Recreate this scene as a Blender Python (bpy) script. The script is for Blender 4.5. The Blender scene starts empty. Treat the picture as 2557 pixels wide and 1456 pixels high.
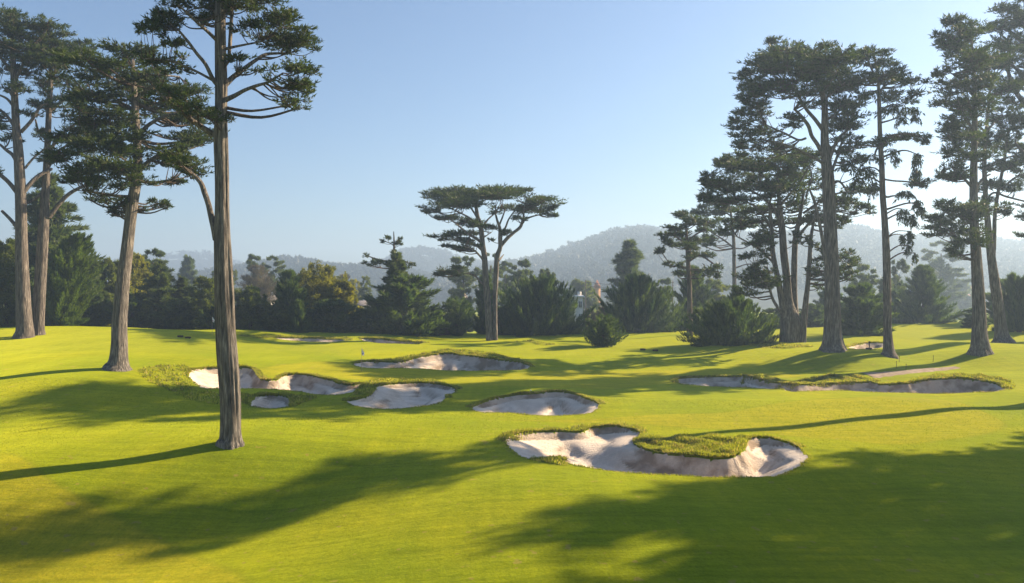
import bpy, math, random
import numpy as np
FP=2000.0; CX=1278.5; CY=728.0; CAMZ=9.0
SUN_AZ=65.0; SUN_EL=26.0
HAZE_COL=(.51,.71,1.0,1); HAZE_D=.0008
SKY_AIR=1.0; SKY_DUST=1.0; SKY_OZ=4.0; SKY_S=.052
SUN_S=5.0; SUN_C=(1,.78,.51); EXPO=1.68
sc=bpy.context.scene
COL=sc.collection
def W(px,py,d): return np.array([(px-CX)/FP*d, d, CAMZ-(py-CY)/FP*d])
def smooth(t):
    t=np.clip(t,0,1); return t*t*(3-2*t)
# ------------------------------------------------------------------ ground shape
CTRL=[(0,1400,33),(0,1456,31.5),(640,1300,37),(640,1456,29.5),(1278,1456,27.5),(1278,1300,33.5),(1278,1200,38.5),(1278,1110,46),
(2557,1456,27),(2100,1456,27),(1900,1200,39),(2557,1130,45),(2100,1140,44),(1640,1190,40.5),(1640,1065,52),(578,1100,44),(0,1185,39.5),
(300,1140,43),(0,1050,52),(0,921,66),(2557,997,65),(2150,1030,57),(1200,1035,56),(1340,1040,55),(1380,978,65),(700,1020,58),(903,925,74.7),
(295,918,66),(470,930,69),(700,930,72),(60,843,90),(200,818,98),(530,829,99),(0,820,98),(900,850,106),(620,850,100),(1235,850,112),(1235,835,125),
(1300,880,93),(1100,925,79),(1200,884,90),(1505,865,101),(1830,862,99),(1975,862,96),(2080,873,86),(2219,881,84),(2447,878,84),(2504,854,96),
(2300,808,125),(1700,828,125),(2557,805,125),(2100,975,68),(2500,978,68),(2100,945,77),(2250,908,84),(1700,940,77),(2480,925,78),(1500,935,78),
(700,832,108),(400,825,108),(1000,842,112)]
C=np.array([[*(W(a,b,c)[:2]),W(a,b,c)[2]] for a,b,c in CTRL])
def _k(r2): return 0.5*r2*np.log(r2+1e-9)
def _fit():
    n=len(C); P=C[:,:2]/50.0
    r2=((P[:,None]-P[None])**2).sum(-1)
    A=np.zeros((n+3,n+3)); A[:n,:n]=_k(r2)+np.eye(n)*0.003
    A[:n,n]=1; A[:n,n+1:]=P; A[n,:n]=1; A[n+1:,:n]=P.T
    b=np.zeros(n+3); b[:n]=C[:,2]
    return np.linalg.solve(A,b)
TPS=_fit()
MOUND=[]   # x,y,rx,ry,h
def base(x,y):
    x=np.asarray(x,float); y=np.asarray(y,float); sh=np.broadcast(x,y).shape
    x=np.broadcast_to(x,sh).ravel(); y=np.broadcast_to(y,sh).ravel()
    out=np.empty(x.size)
    for i in range(0,x.size,60000):
        xx=np.clip(x[i:i+60000],-75,78); yy=np.clip(y[i:i+60000],24,128)
        q=np.stack([xx,yy],1)/50.0; P=C[:,:2]/50.0
        r2=(q[:,0:1]-P[None,:,0])**2+(q[:,1:2]-P[None,:,1])**2
        out[i:i+60000]=_k(r2)@TPS[:len(C)]+TPS[len(C)]+q@TPS[len(C)+1:]
    f=smooth((y-124)/34.0)
    out=out*(1-f)+(-2.5)*f
    g=(1-f)*smooth((y-18)/20)
    out+=g*(0.07*np.sin(x*.31+y*.17+1)+0.06*np.sin(x*.13-y*.37+2)+0.05*np.sin(x*.47+y*.29+.6)+.03*np.sin(x*.9-y*.6))
    for mx,my,rx,ry,h in MOUND:
        out+=h*np.exp(-((x-mx)/rx)**2-((y-my)/ry)**2)
    return out.reshape(sh)
def cast(px,py,d0=15,d1=150):
    px=np.atleast_1d(np.asarray(px,float)); py=np.atleast_1d(np.asarray(py,float))
    ds=np.arange(d0,d1,.5); res=np.zeros((len(px),2))
    D=ds[None]; X=(px[:,None]-CX)/FP*D; Z=CAMZ-(py[:,None]-CY)/FP*D
    G=base(X,np.broadcast_to(D,X.shape))-Z
    for i in range(len(px)):
        k=np.argmax(G[i]>0)
        if G[i,k]<=0: k=len(ds)-1
        d=ds[k]
        if k>0:
            a,b=G[i,k-1],G[i,k]; d=ds[k-1]+.5*(-a)/(b-a+1e-9)
        res[i]=((px[i]-CX)/FP*d,d)
    return res
for (px,py,rx,ry,h) in [(2085,950,4.2,2.0,.55),(2400,948,4.5,2.0,.6),(1900,948,2.2,1.2,.3),(1130,884,6,2.2,.5),(700,842,5,2,.35),(970,850,5,2,.3),(1720,1112,5.5,3,.22),
                        (1950,862,4,2,.35),(540,905,5,2.5,.3),(1340,856,4,2,.25),(2160,862,4,2,.3)]:
    p=cast(px,py)[0]; MOUND.append((p[0],p[1],rx,ry,h))
# ------------------------------------------------------------------ bunkers
BUNK=[
 ('near',[(1265,1100),(1290,1086),(1340,1081),(1400,1079),(1450,1080),(1480,1070),(1530,1066),(1570,1073),(1598,1084),(1582,1096),(1580,1108),(1605,1122),(1650,1134),(1700,1140),(1750,1144),(1800,1148),(1840,1139),(1862,1122),(1866,1104),(1885,1096),(1925,1097),(1965,1107),(1993,1121),(2015,1140),(2003,1157),(1978,1173),(1940,1187),(1880,1191),(1800,1191),(1700,1187),(1600,1182),(1500,1172),(1418,1160),(1410,1149),(1370,1142),(1320,1145),(1288,1130),(1270,1115)],1.1,.35,3.2,3.0),
 ('left long',[(470,938),(482,927),(510,922),(560,921),(600,919),(630,923),(640,937),(652,950),(690,950),(715,938),(760,937),(810,947),(850,960),(880,963),(908,959),(892,975),(850,985),(800,985),(750,978),(700,973),(640,970),(600,970),(560,970),(520,970),(500,965),(482,950)],.9,.35,2.2,2.4),
 ('small square',[(628,1004),(645,992),(680,990),(715,993),(723,1003),(720,1018),(690,1020),(650,1018),(627,1013)],.5,.2,1.0,1.2),
 ('scooped',[(865,1006),(895,998),(925,990),(935,977),(945,966),(990,960),(1050,957),(1100,962),(1128,968),(1138,976),(1115,990),(1108,1000),(1070,1012),(1000,1020),(950,1021),(905,1016)],.9,.25,2.6,2.4),
 ('oval',[(1178,1021),(1200,1009),(1230,999),(1280,989),(1340,984),(1400,980),(1440,988),(1480,1003),(1495,1015),(1475,1030),(1440,1035),(1380,1038),(1330,1036),(1280,1031),(1240,1030),(1200,1029)],.95,.3,2.8,2.4),
 ('back green',[(883,911),(920,904),(980,906),(1010,905),(1040,895),(1080,888),(1120,884),(1170,890),(1230,898),(1290,905),(1325,917),(1290,924),(1200,926),(1100,924),(1000,919),(920,919)],1.4,.35,3.2,2.0),
 ('right long',[(1690,952),(1700,946),(1760,943),(1840,942),(1880,946),(1910,954),(1950,959),(2000,962),(2060,961),(2110,958),(2170,957),(2200,962),(2260,960),(2290,954),(2340,949),(2400,947),(2460,954),(2500,962),(2511,970),(2480,978),(2400,981),(2250,981),(2150,978),(2080,975),(2040,976),(1980,978),(1950,972),(1900,970),(1800,966),(1740,962),(1700,960)],1.2,.35,2.4,2.0),
 ('far left',[(690,845),(740,845),(800,847),(850,849),(857,853),(800,854),(720,850)],.8,.3,1.5,1.5),
 ('far middle',[(905,847),(980,851),(1050,855),(1045,860),(980,858),(920,853)],.9,.4,1.5,1.5),
 ('far right',[(2113,868),(2150,860),(2200,857),(2212,864),(2180,871),(2140,872)],.8,.3,1.6,1.6)]
def catmull(P,n,closed=False):
    P=np.asarray(P,float)
    if closed: Q=np.vstack([P[-1],P,P[0],P[1]])
    else: Q=np.vstack([2*P[0]-P[1],P,2*P[-1]-P[-2]])
    m=len(Q)-3; out=[]
    for i in range(m):
        t=np.linspace(0,1,n,endpoint=False)[:,None]
        a,b,c,d=Q[i],Q[i+1],Q[i+2],Q[i+3]
        out.append(.5*((2*b)+(-a+c)*t+(2*a-5*b+4*c-d)*t*t+(-a+3*b-3*c+d)*t**3))
    if not closed: out.append(P[-1:])
    return np.vstack(out)
rb=np.random.default_rng(5)
BK=[]
for name,poly,D,lip,wf,wn in BUNK:
    q=cast([p[0] for p in poly],[p[1] for p in poly])
    q=catmull(q,7,True)
    q+=rb.normal(0,.05,q.shape)
    nx=np.roll(q,-1,0)-np.roll(q,1,0); area=.5*np.sum(q[:,0]*np.roll(q[:,1],-1)-q[:,1]*np.roll(q[:,0],-1))
    n=np.stack([nx[:,1],-nx[:,0]],1)*(1 if area>0 else -1); n/=np.linalg.norm(n,axis=1)[:,None]+1e-9
    n=(n+np.roll(n,1,0)+np.roll(n,-1,0)); n/=np.linalg.norm(n,axis=1)[:,None]+1e-9
    BK.append(dict(name=name,q=q,n=n,F=smooth((n[:,1]+.35)/.7),D=D,lip=lip,wf=wf,wn=wn))
def segdist(x,y,q,mask=None):
    a=q; b=np.roll(q,-1,0)
    if mask is not None: a=a[mask]; b=b[mask]
    best=np.full(x.shape,1e9); bi=np.zeros((x.size,2))
    for s in range(0,x.size,40000):
        X=x[s:s+40000,None]; Y=y[s:s+40000,None]
        dx=(b-a)[None,:,0]; dy=(b-a)[None,:,1]
        t=np.clip(((X-a[None,:,0])*dx+(Y-a[None,:,1])*dy)/(dx*dx+dy*dy+1e-12),0,1)
        cx=a[None,:,0]+t*dx; cy=a[None,:,1]+t*dy
        r=np.hypot(X-cx,Y-cy); k=np.argmin(r,1); ar=np.arange(len(k))
        best[s:s+40000]=r[ar,k]; bi[s:s+40000,0]=cx[ar,k]; bi[s:s+40000,1]=cy[ar,k]
    return best,bi
def inside(x,y,q):
    r=np.zeros(x.shape,bool); j=len(q)-1
    for i in range(len(q)):
        xi,yi=q[i]; xj,yj=q[j]
        c=((yi>y)!=(yj>y)); 
        with np.errstate(divide='ignore',invalid='ignore'):
            r^=c&(x<(xj-xi)*(y-yi)/(yj-yi+1e-12)+xi)
        j=i
    return r
STEEP=[(*cast([a],[b_])[0],r_,f_) for a,b_,r_,f_ in ((1640,1130,3.6,.30),(1740,1142,4.2,.24),(1820,1142,3.0,.30),(1290,905,6,.45),(1240,898,4,.5),(700,948,3,.5),(1980,1112,2.5,.5),(2060,961,4,.5),(2380,948,5,.5))]
def carve(x,y,z):
    """lowers z inside the bunkers; returns z, bunker index (-1 = grass), roughness weight"""
    own=np.full(x.size,-1); rough=np.zeros(x.size)
    for k,b in enumerate(BK):
        q=b['q']; m=(x>q[:,0].min()-4)&(x<q[:,0].max()+4)&(y>q[:,1].min()-4)&(y<q[:,1].max()+4)
        ix=np.nonzero(m)[0]
        if not len(ix): continue
        xx=x[ix]; yy=y[ix]; ins=inside(xx,yy,q); far=b['F']>.5
        df,_=segdist(xx,yy,q,far); dn,_=segdist(xx,yy,q,~far)
        lf=b['lip']/b['D']; wl=np.ones(len(xx))
        for sx_,sy_,sr_,sf_ in STEEP: wl=np.minimum(wl,sf_+(1-sf_)*smooth((np.hypot(xx-sx_,yy-sy_)/sr_-.5)/.8))
        wob=1+.22*np.sin(xx*1.3+yy*.4)+.12*np.sin(xx*2.9+1)
        Sf=lf*smooth(df/(.34 if q[:,1].mean()<82 else .6))+(1-lf)*smooth(df/(b['wf']*np.clip(wob,.6,1.5)*wl))
        Sn=.05*smooth(dn/.3)+.95*smooth(dn/b['wn'])
        dep=b['D']*Sf*Sn
        dep+=.012*np.sin(xx*5+yy*3)*Sf*Sn+.012*np.sin(xx*9-yy*7+1)*Sf*Sn
        z[ix[ins]]-=dep[ins]
        own[ix[ins]]=k
        o=~ins
        z[ix[o]]+=(.10*np.exp(-(df[o]/.9)**2))
        rough[ix[o]]=np.maximum(rough[ix[o]],np.maximum(np.exp(-(df[o]/1.5)**2),.7*np.exp(-(dn[o]/.5)**2)))
    return z,own,rough
def ground(x,y):
    x=np.atleast_1d(np.asarray(x,float)).ravel(); y=np.atleast_1d(np.asarray(y,float)).ravel()
    return carve(x,y,base(x,y).copy())[0]
def gz(x,y): return float(ground([x],[y])[0])
# ------------------------------------------------------------------ mesh helper
class MB:
    def __init__(s): s.v=[]; s.q=[]; s.t=[]; s.n=0; s.tone=[]; s.mt=[]
    def add(s,v,quads=None,tris=None,tone=None):
        v=np.asarray(v,float)
        s.v.append(v)
        if quads is not None: s.q.append(np.asarray(quads,int)+s.n)
        if tris is not None: s.t.append(np.asarray(tris,int)+s.n)
        s.tone.append(np.full(len(v),.5) if tone is None else tone)
        s.n+=len(v)
    def box(s,c,sz,rot=0):
        x,y,z=[d/2 for d in sz]; v=np.array([[-x,-y,-z],[x,-y,-z],[x,y,-z],[-x,y,-z],[-x,-y,z],[x,-y,z],[x,y,z],[-x,y,z]])
        if rot:
            co,si=math.cos(rot),math.sin(rot); v=np.stack([v[:,0]*co-v[:,1]*si,v[:,0]*si+v[:,1]*co,v[:,2]],1)
        s.add(v+np.array(c),[[0,3,2,1],[4,5,6,7],[0,1,5,4],[1,2,6,5],[2,3,7,6],[3,0,4,7]])
    def build(s,name,mat,parent=None,origin=None,smoothf=False):
        me=bpy.data.meshes.new(name)
        V=np.vstack(s.v) if s.v else np.zeros((0,3))
        if origin is not None: V=V-np.asarray(origin)
        Q=np.vstack(s.q) if s.q else np.zeros((0,4),int); T=np.vstack(s.t) if s.t else np.zeros((0,3),int)
        me.vertices.add(len(V)); me.vertices.foreach_set('co',V.astype(np.float32).ravel())
        li=np.concatenate([Q.ravel(),T.ravel()]); me.loops.add(len(li)); me.loops.foreach_set('vertex_index',li.astype(np.int32))
        me.polygons.add(len(Q)+len(T))
        st=np.concatenate([np.arange(len(Q))*4,len(Q)*4+np.arange(len(T))*3]).astype(np.int32)
        me.polygons.foreach_set('loop_start',st)
        if smoothf: me.polygons.foreach_set('use_smooth',np.ones(len(st),bool))
        at=me.attributes.new('tone','FLOAT','POINT'); at.data.foreach_set('value',np.concatenate(s.tone).astype(np.float32) if s.v else [])
        me.update(); me.validate()
        me.materials.append(mat)
        o=bpy.data.objects.new(name,me); COL.objects.link(o)
        if parent is not None: o.parent=parent
        return o
def empty(name,loc):
    o=bpy.data.objects.new(name,None); o.location=loc; o.empty_display_size=.3; COL.objects.link(o); return o
def tag(o,label=None,cat=None,group=None,kind=None):
    if label: o['label']=label
    if cat: o['category']=cat
    if group: o['group']=group
    if kind: o['kind']=kind
    return o
# ------------------------------------------------------------------ materials
def mat(name,col,rough=.8,spec=.2,noise=None,bump=None):
    m=bpy.data.materials.new(name); m.use_nodes=True; nt=m.node_tree; b=nt.nodes['Principled BSDF']
    b.inputs['Base Color'].default_value=(*col,1); b.inputs['Roughness'].default_value=rough
    b.inputs['Specular IOR Level'].default_value=spec
    if noise:
        sca,amt=noise; n=nt.nodes.new('ShaderNodeTexNoise'); n.inputs['Scale'].default_value=sca; n.inputs['Detail'].default_value=6
        g=nt.nodes.new('ShaderNodeNewGeometry'); nt.links.new(g.outputs['Position'],n.inputs['Vector'])
        r=nt.nodes.new('ShaderNodeValToRGB'); r.color_ramp.elements[0].color=(*[c*(1-amt) for c in col],1); r.color_ramp.elements[1].color=(*[min(1,c*(1+amt)) for c in col],1)
        r.color_ramp.elements[0].position=.3; r.color_ramp.elements[1].position=.7
        nt.links.new(n.outputs[0],r.inputs[0]); nt.links.new(r.outputs[0],b.inputs['Base Color'])
        if bump:
            bp=nt.nodes.new('ShaderNodeBump'); bp.inputs['Strength'].default_value=bump[0]; bp.inputs['Distance'].default_value=bump[1]
            nt.links.new(n.outputs[0],bp.inputs['Height']); nt.links.new(bp.outputs[0],b.inputs['Normal'])
    return m
class NT:
    def __init__(s,name):
        s.m=bpy.data.materials.new(name); s.m.use_nodes=True; s.nt=s.m.node_tree; s.b=s.nt.nodes['Principled BSDF']; s.out=s.nt.nodes['Material Output']
    def N(s,t,**k):
        n=s.nt.nodes.new(t)
        for a,v in k.items(): setattr(n,a,v)
        return n
    def L(s,a,b): s.nt.links.new(a,b)
    def pos(s,scale=(1,1,1),rot=0):
        g=s.N('ShaderNodeNewGeometry'); mp=s.N('ShaderNodeMapping'); mp.inputs['Scale'].default_value=scale; mp.inputs['Rotation'].default_value=(0,0,rot)
        s.L(g.outputs['Position'],mp.inputs['Vector']); return mp.outputs[0]
    def noise(s,vec,scale,detail=4,rough=.5):
        n=s.N('ShaderNodeTexNoise'); n.inputs['Scale'].default_value=scale; n.inputs['Detail'].default_value=detail; n.inputs['Roughness'].default_value=rough
        s.L(vec,n.inputs['Vector']); return n.outputs[0]
    def ramp(s,fac,stops):
        r=s.N('ShaderNodeValToRGB'); e=r.color_ramp.elements
        while len(e)<len(stops): e.new(.5)
        for i,(p,c) in enumerate(stops): e[i].position=p; e[i].color=(*c,1) if len(c)==3 else c
        s.L(fac,r.inputs[0]); return r.outputs[0]
    def mix(s,fac,a,b,mode='MIX'):
        m=s.N('ShaderNodeMix',data_type='RGBA',blend_type=mode); m.clamp_factor=True
        if isinstance(fac,(int,float)): m.inputs[0].default_value=fac
        else: s.L(fac,m.inputs[0])
        for v,i in ((a,6),(b,7)):
            if isinstance(v,tuple): m.inputs[i].default_value=(*v,1)
            else: s.L(v,m.inputs[i])
        return m.outputs[2]
    def math(s,op,a,b=0,c=0):
        m=s.N('ShaderNodeMath',operation=op)
        for v,i in ((a,0),(b,1),(c,2)):
            if isinstance(v,(int,float)): m.inputs[i].default_value=v
            else: s.L(v,m.inputs[i])
        return m.outputs[0]
    def attr(s,n):
        a=s.N('ShaderNodeAttribute'); a.attribute_name=n; return a.outputs['Fac']
    def bump(s,h,st,dist,nrm=None):
        b=s.N('ShaderNodeBump'); b.inputs['Strength'].default_value=st; b.inputs['Distance'].default_value=dist; s.L(h,b.inputs['Height'])
        if nrm is not None: s.L(nrm,b.inputs['Normal'])
        return b.outputs[0]
def foliage_mat(name,dark,lite,brown=None,transl=.35):
    M=NT(name); t=M.attr('tone')
    st=[(0,dark),(1,lite)]
    if brown and name.startswith('rough'): st=[(0,brown),(.22,(.30,.24,.08)),(.34,dark),(1,lite)]
    elif brown: st=[(0,brown),(.07,brown),(.1,dark),(1,lite)]
    c=M.ramp(t,st)
    n=M.noise(M.pos(),.35,3); c=M.mix(.55,c,M.ramp(n,[(.3,(.55,.55,.6)),(.7,(1.35,1.3,1.15))]),'MULTIPLY')
    M.b.inputs['Roughness'].default_value=.6; M.b.inputs['Specular IOR Level'].default_value=.25
    M.L(c,M.b.inputs['Base Color'])
    tr=M.N('ShaderNodeBsdfTranslucent'); M.L(M.mix(1.0,c,(1.5,1.6,.7),'MULTIPLY'),tr.inputs[0])
    mx=M.N('ShaderNodeMixShader'); mx.inputs[0].default_value=transl; M.L(M.b.outputs[0],mx.inputs[1]); M.L(tr.outputs[0],mx.inputs[2]); M.L(mx.outputs[0],M.out.inputs[0])
    return M.m
FOL_CYP=foliage_mat('cypress_foliage',(.016,.034,.014),(.075,.105,.026),(.10,.065,.035),.32)
FOL_BUSH=foliage_mat('bush_foliage',(.024,.055,.026),(.115,.165,.045),(.07,.05,.03),.4)
FOL_CON=foliage_mat('conifer_foliage',(.034,.06,.03),(.13,.17,.055),(.08,.06,.035),.35)
FOL_MID=foliage_mat('mid_green_foliage',(.04,.065,.018),(.16,.19,.035),None,.4)
FOL_YEL=foliage_mat('yellow_green_foliage',(.06,.08,.012),(.30,.28,.03),None,.45)
FOL_BRI=foliage_mat('bright_green_foliage',(.035,.07,.015),(.12,.17,.03),None,.4)
FOL_BRN=foliage_mat('brown_twig_foliage',(.05,.042,.04),(.12,.10,.085),None,.3)
FOL_FAR=foliage_mat('far_wood_foliage',(.022,.032,.022),(.034,.045,.026),None,.1)
GRASSB=foliage_mat('rough_grass_blades',(.09,.13,.014),(.42,.40,.055),(.52,.41,.19),.5)
def bark_mat(name,a,b,c):
    M=NT(name); v=M.pos((1,1,.10)); n=M.noise(v,9,8,.65); n2=M.noise(M.pos((1,1,.35)),2.2,4)
    col=M.ramp(n,[(.3,a),(.52,b),(.75,c)]); col=M.mix(.5,col,M.ramp(n2,[(.3,(.6,.6,.62)),(.7,(1.3,1.25,1.2))]),'MULTIPLY')
    M.L(col,M.b.inputs['Base Color']); M.b.inputs['Roughness'].default_value=.9; M.b.inputs['Specular IOR Level'].default_value=.1
    M.L(M.bump(n,1.0,.22),M.b.inputs['Normal']); return M.m
BARK=bark_mat('cypress_bark',(.028,.025,.023),(.15,.137,.126),(.40,.365,.33))
BARK_D=bark_mat('twig_bark',(.04,.03,.025),(.10,.08,.065),(.18,.15,.12))
BARK_R=bark_mat('reddish_bark',(.028,.024,.021),(.135,.118,.106),(.34,.30,.265))
# ------------------------------------------------------------------ ground mesh
def axis(segs):
    out=[segs[0][0]]
    for a,b,st0,st1 in segs:
        x=a; s=st0
        n=0
        xs=[]
        if st0==st1:
            k=max(1,round((b-a)/st0)); xs=list(np.linspace(a,b,k+1)[1:])
        else:
            k=max(2,int(round((b-a)/((st0+st1)/2)))); w=np.linspace(st0,st1,k); w*= (b-a)/w.sum(); xs=list(a+np.cumsum(w))
        out+=xs
    return np.array(out)
XS=axis([(-1150,-120,120,8),(-120,-48,8,.6),(-48,-24,.4,.3),(-24,18,.15,.15),(18,46,.2,.2),(46,80,.4,1.5),(80,160,1.5,9),(160,1150,9,120)])
YS=axis([(-120,14,18,1.2),(14,37,.5,.35),(37,82,.16,.16),(82,112,.28,.28),(112,165,.7,2.5),(165,400,3,25),(400,2000,25,200)])
gx,gy=np.meshgrid(XS,YS); nxn,nyn=len(XS),len(YS)
X=gx.ravel().copy(); Y=gy.ravel().copy()
# snap vertices onto the bunker edges so that sand and turf share a clean boundary
for b in BK:
    q=b['q']; m=np.nonzero((X>q[:,0].min()-1)&(X<q[:,0].max()+1)&(Y>q[:,1].min()-1)&(Y<q[:,1].max()+1))[0]
    dist,pt=segdist(X[m],Y[m],q); lim=.09 if Y[m].mean()<82 else .15
    s=dist<lim; X[m[s]]=pt[s,0]; Y[m[s]]=pt[s,1]
Z=base(X,Y)
Z,OWN,ROUGH=carve(X,Y,Z)
idx=np.arange(nxn*nyn).reshape(nyn,nxn)
F=np.stack([idx[:-1,:-1],idx[:-1,1:],idx[1:,1:],idx[1:,:-1]],-1).reshape(-1,4)
fcx=X[F].mean(1); fcy=Y[F].mean(1); fown=np.full(len(F),-1)
for k,b in enumerate(BK):
    q=b['q']; m=np.nonzero((fcx>q[:,0].min()-.5)&(fcx<q[:,0].max()+.5)&(fcy>q[:,1].min()-.5)&(fcy<q[:,1].max()+.5))[0]
    fown[m[inside(fcx[m],fcy[m],q)]]=k
# mown areas
def patch(poly): return catmull(cast([p[0] for p in poly],[p[1] for p in poly]),6,True)
FAIR=patch([(1200,1045),(1500,1045),(1800,1030),(2000,1000),(2200,990),(2370,1000),(2460,1030),(2510,1062),(2430,1090),(2250,1110),(2050,1095),(1900,1080),(1700,1068),(1500,1058)])
FAIR2=patch([(-300,1120),(0,1130),(130,1200),(240,1262),(340,1312),(490,1390),(620,1456),(640,1600),(0,1600),(-300,1500)])
GREEN=patch([(620,930),(900,905),(1200,930),(1500,925),(1900,930),(2000,940),(1650,960),(1500,972),(1200,965),(900,950)])
FAR=patch([(-100,830),(200,822),(530,832),(900,860),(1300,868),(1700,840),(2300,812),(2700,812),(2700,860),(2300,860),(1900,875),(1300,885),(800,880),(400,880),(0,880)])
def soft(poly,w):
    ins=inside(X,Y,poly); near=(X>poly[:,0].min()-3*w)&(X<poly[:,0].max()+3*w)&(Y>poly[:,1].min()-3*w)&(Y<poly[:,1].max()+3*w)
    ix=np.nonzero(near)[0]; dd,_=segdist(X[ix],Y[ix],poly); r=np.zeros(X.size); sd=np.where(ins[ix],dd,-dd); r[ix]=smooth(sd/w+.5); return r
fair=np.maximum.reduce([soft(FAIR,.5),soft(FAIR2,.4),soft(GREEN,.8)])
farf=soft(FAR,5)
MG=NT('turf')
t_f=MG.attr('fair'); t_r=MG.attr('roughw'); t_far=MG.attr('farw')
P0=MG.pos()
n1=MG.noise(P0,.11,4); n2=MG.noise(P0,.9,5,.6); n3=MG.noise(MG.pos((1,.45,1),.5),9,5,.7); n4=MG.noise(MG.pos((1,.28,1),.35),26,4,.7)
st=MG.noise(MG.pos((.10,2.2,1),-.42),1.0,6,.7)
st2=MG.noise(MG.pos((2.4,.14,1),-.30),1.0,4,.6)
colr=MG.ramp(n1,[(.25,(.055,.112,.005)),(.45,(.100,.145,.004)),(.72,(.175,.182,.005))])
colf=MG.ramp(n1,[(.25,(.155,.155,.010)),(.75,(.205,.18,.012))])
col=MG.mix(t_f,colr,colf)
col=MG.mix(MG.math('MULTIPLY',t_far,.8),col,(.125,.15,.012))
col=MG.mix(MG.math('MULTIPLY',t_r,.6),col,(.125,.15,.008))
col=MG.mix(.6,col,MG.ramp(n2,[(.3,(.72,.80,.7)),(.7,(1.25,1.15,1.2))]),'MULTIPLY')
col=MG.mix(.8,col,MG.ramp(n3,[(.3,(.6,.68,.6)),(.7,(1.3,1.22,1.2))]),'MULTIPLY')
col=MG.mix(.75,col,MG.ramp(st,[(.38,(.62,.72,.6)),(.60,(1.25,1.2,1.1))]),'MULTIPLY')
col=MG.mix(.5,col,MG.ramp(st2,[(.36,(.72,.8,.7)),(.62,(1.2,1.15,1.1))]),'MULTIPLY')
edge_=MG.math('MULTIPLY',MG.math('MULTIPLY',t_f,MG.math('SUBTRACT',1.0,t_f)),1.5); col=MG.mix(edge_,col,(.045,.075,.006))
# worn specks
sp=MG.noise(P0,1.7,2,.4); col=MG.mix(MG.ramp(sp,[(.69,(0,0,0)),(.72,(.7,.7,.7))]),col,(.16,.12,.05))
MG.L(col,MG.b.inputs['Base Color']); MG.b.inputs['Roughness'].default_value=.9; MG.b.inputs['Specular IOR Level'].default_value=.03
MG.b.inputs['Sheen Weight'].default_value=.33; MG.b.inputs['Sheen Roughness'].default_value=.45; MG.b.inputs['Sheen Tint'].default_value=(.92,.95,.05,1)
hh=MG.math('ADD',MG.math('MULTIPLY',n3,.6),MG.math('MULTIPLY',n4,.4)); hh=MG.math('ADD',hh,MG.math('MULTIPLY',st,.5))
MG.L(MG.bump(n2,.3,.25,MG.bump(hh,.55,.06)),MG.b.inputs['Normal'])
def sheet(name,sel,m,offs=0):
    f=F[sel]; u,inv=np.unique(f.ravel(),return_inverse=True)
    b=MB(); b.add(np.stack([X[u],Y[u],Z[u]+offs],1),inv.reshape(-1,4)); o=b.build(name,m,smoothf=True)
    return o,u
gobj,u=sheet('ground',fown<0,MG.m)
for nm,arr in (('fair',fair),('roughw',ROUGH),('farw',farf)):
    a=gobj.data.attributes.new(nm,'FLOAT','POINT'); a.data.foreach_set('value',arr[u].astype(np.float32))
tag(gobj,kind='structure')
MS=NT('bunker_sand')
sP=MS.pos(); s1=MS.noise(sP,.8,5); s2=MS.noise(MS.pos((1,.6,1),.6),11,6,.75); s3=MS.noise(MS.pos((.5,3.2,1),.5),2.2,4,.6)
scol=MS.ramp(s1,[(.3,(.60,.51,.425)),(.7,(.76,.665,.565))]); scol=MS.mix(.5,scol,MS.ramp(s2,[(.3,(.72,.7,.68)),(.65,(1.12,1.12,1.12))]),'MULTIPLY')
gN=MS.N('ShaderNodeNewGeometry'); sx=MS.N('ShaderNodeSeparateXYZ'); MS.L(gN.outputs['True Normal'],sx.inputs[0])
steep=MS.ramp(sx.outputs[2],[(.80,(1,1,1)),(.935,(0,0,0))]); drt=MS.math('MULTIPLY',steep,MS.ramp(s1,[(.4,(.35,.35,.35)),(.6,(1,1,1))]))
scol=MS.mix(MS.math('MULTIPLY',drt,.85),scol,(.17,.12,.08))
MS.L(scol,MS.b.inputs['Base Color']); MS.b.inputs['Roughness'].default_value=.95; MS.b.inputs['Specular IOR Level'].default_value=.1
crk=MS.N('ShaderNodeTexVoronoi',feature='DISTANCE_TO_EDGE'); crk.inputs['Scale'].default_value=1.5; MS.L(MS.pos((.6,1.8,1),.5),crk.inputs['Vector'])
ch=MS.ramp(crk.outputs['Distance'],[(0,(0,0,0)),(.05,(1,1,1))])
MS.L(MS.bump(s3,.5,.12,MS.bump(MS.math('ADD',MS.math('MULTIPLY',s2,.7),MS.math('MULTIPLY',ch,.22)),.9,.10)),MS.b.inputs['Normal'])
BLAB={'near':'big pale sand bunker with a grassy nose in its middle, nearest of all','left long':'long sand bunker crossing behind the big front tree trunk','small square':'small square patch of sand just right of the front trunk',
'scooped':'scooped round sand bunker between the long bunker and the oval one','oval':'oval sand bunker in the middle with an overhanging grass lip','back green':'wide sand bunker under a grassy mound behind the near flag',
'right long':'long sand bunker with three lobes at the right of the green','far left':'thin sand bunker on the far rise left of the middle','far middle':'narrow shaded bunker on the far rise under the dark conifer','far right':'small sand bunker between the two tall right trunks'}
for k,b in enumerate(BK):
    o,_=sheet('sand_bunker',fown==k,MS.m); tag(o,BLAB[b['name']],'bunker','sand bunkers on the golf course',kind='structure')
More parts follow.
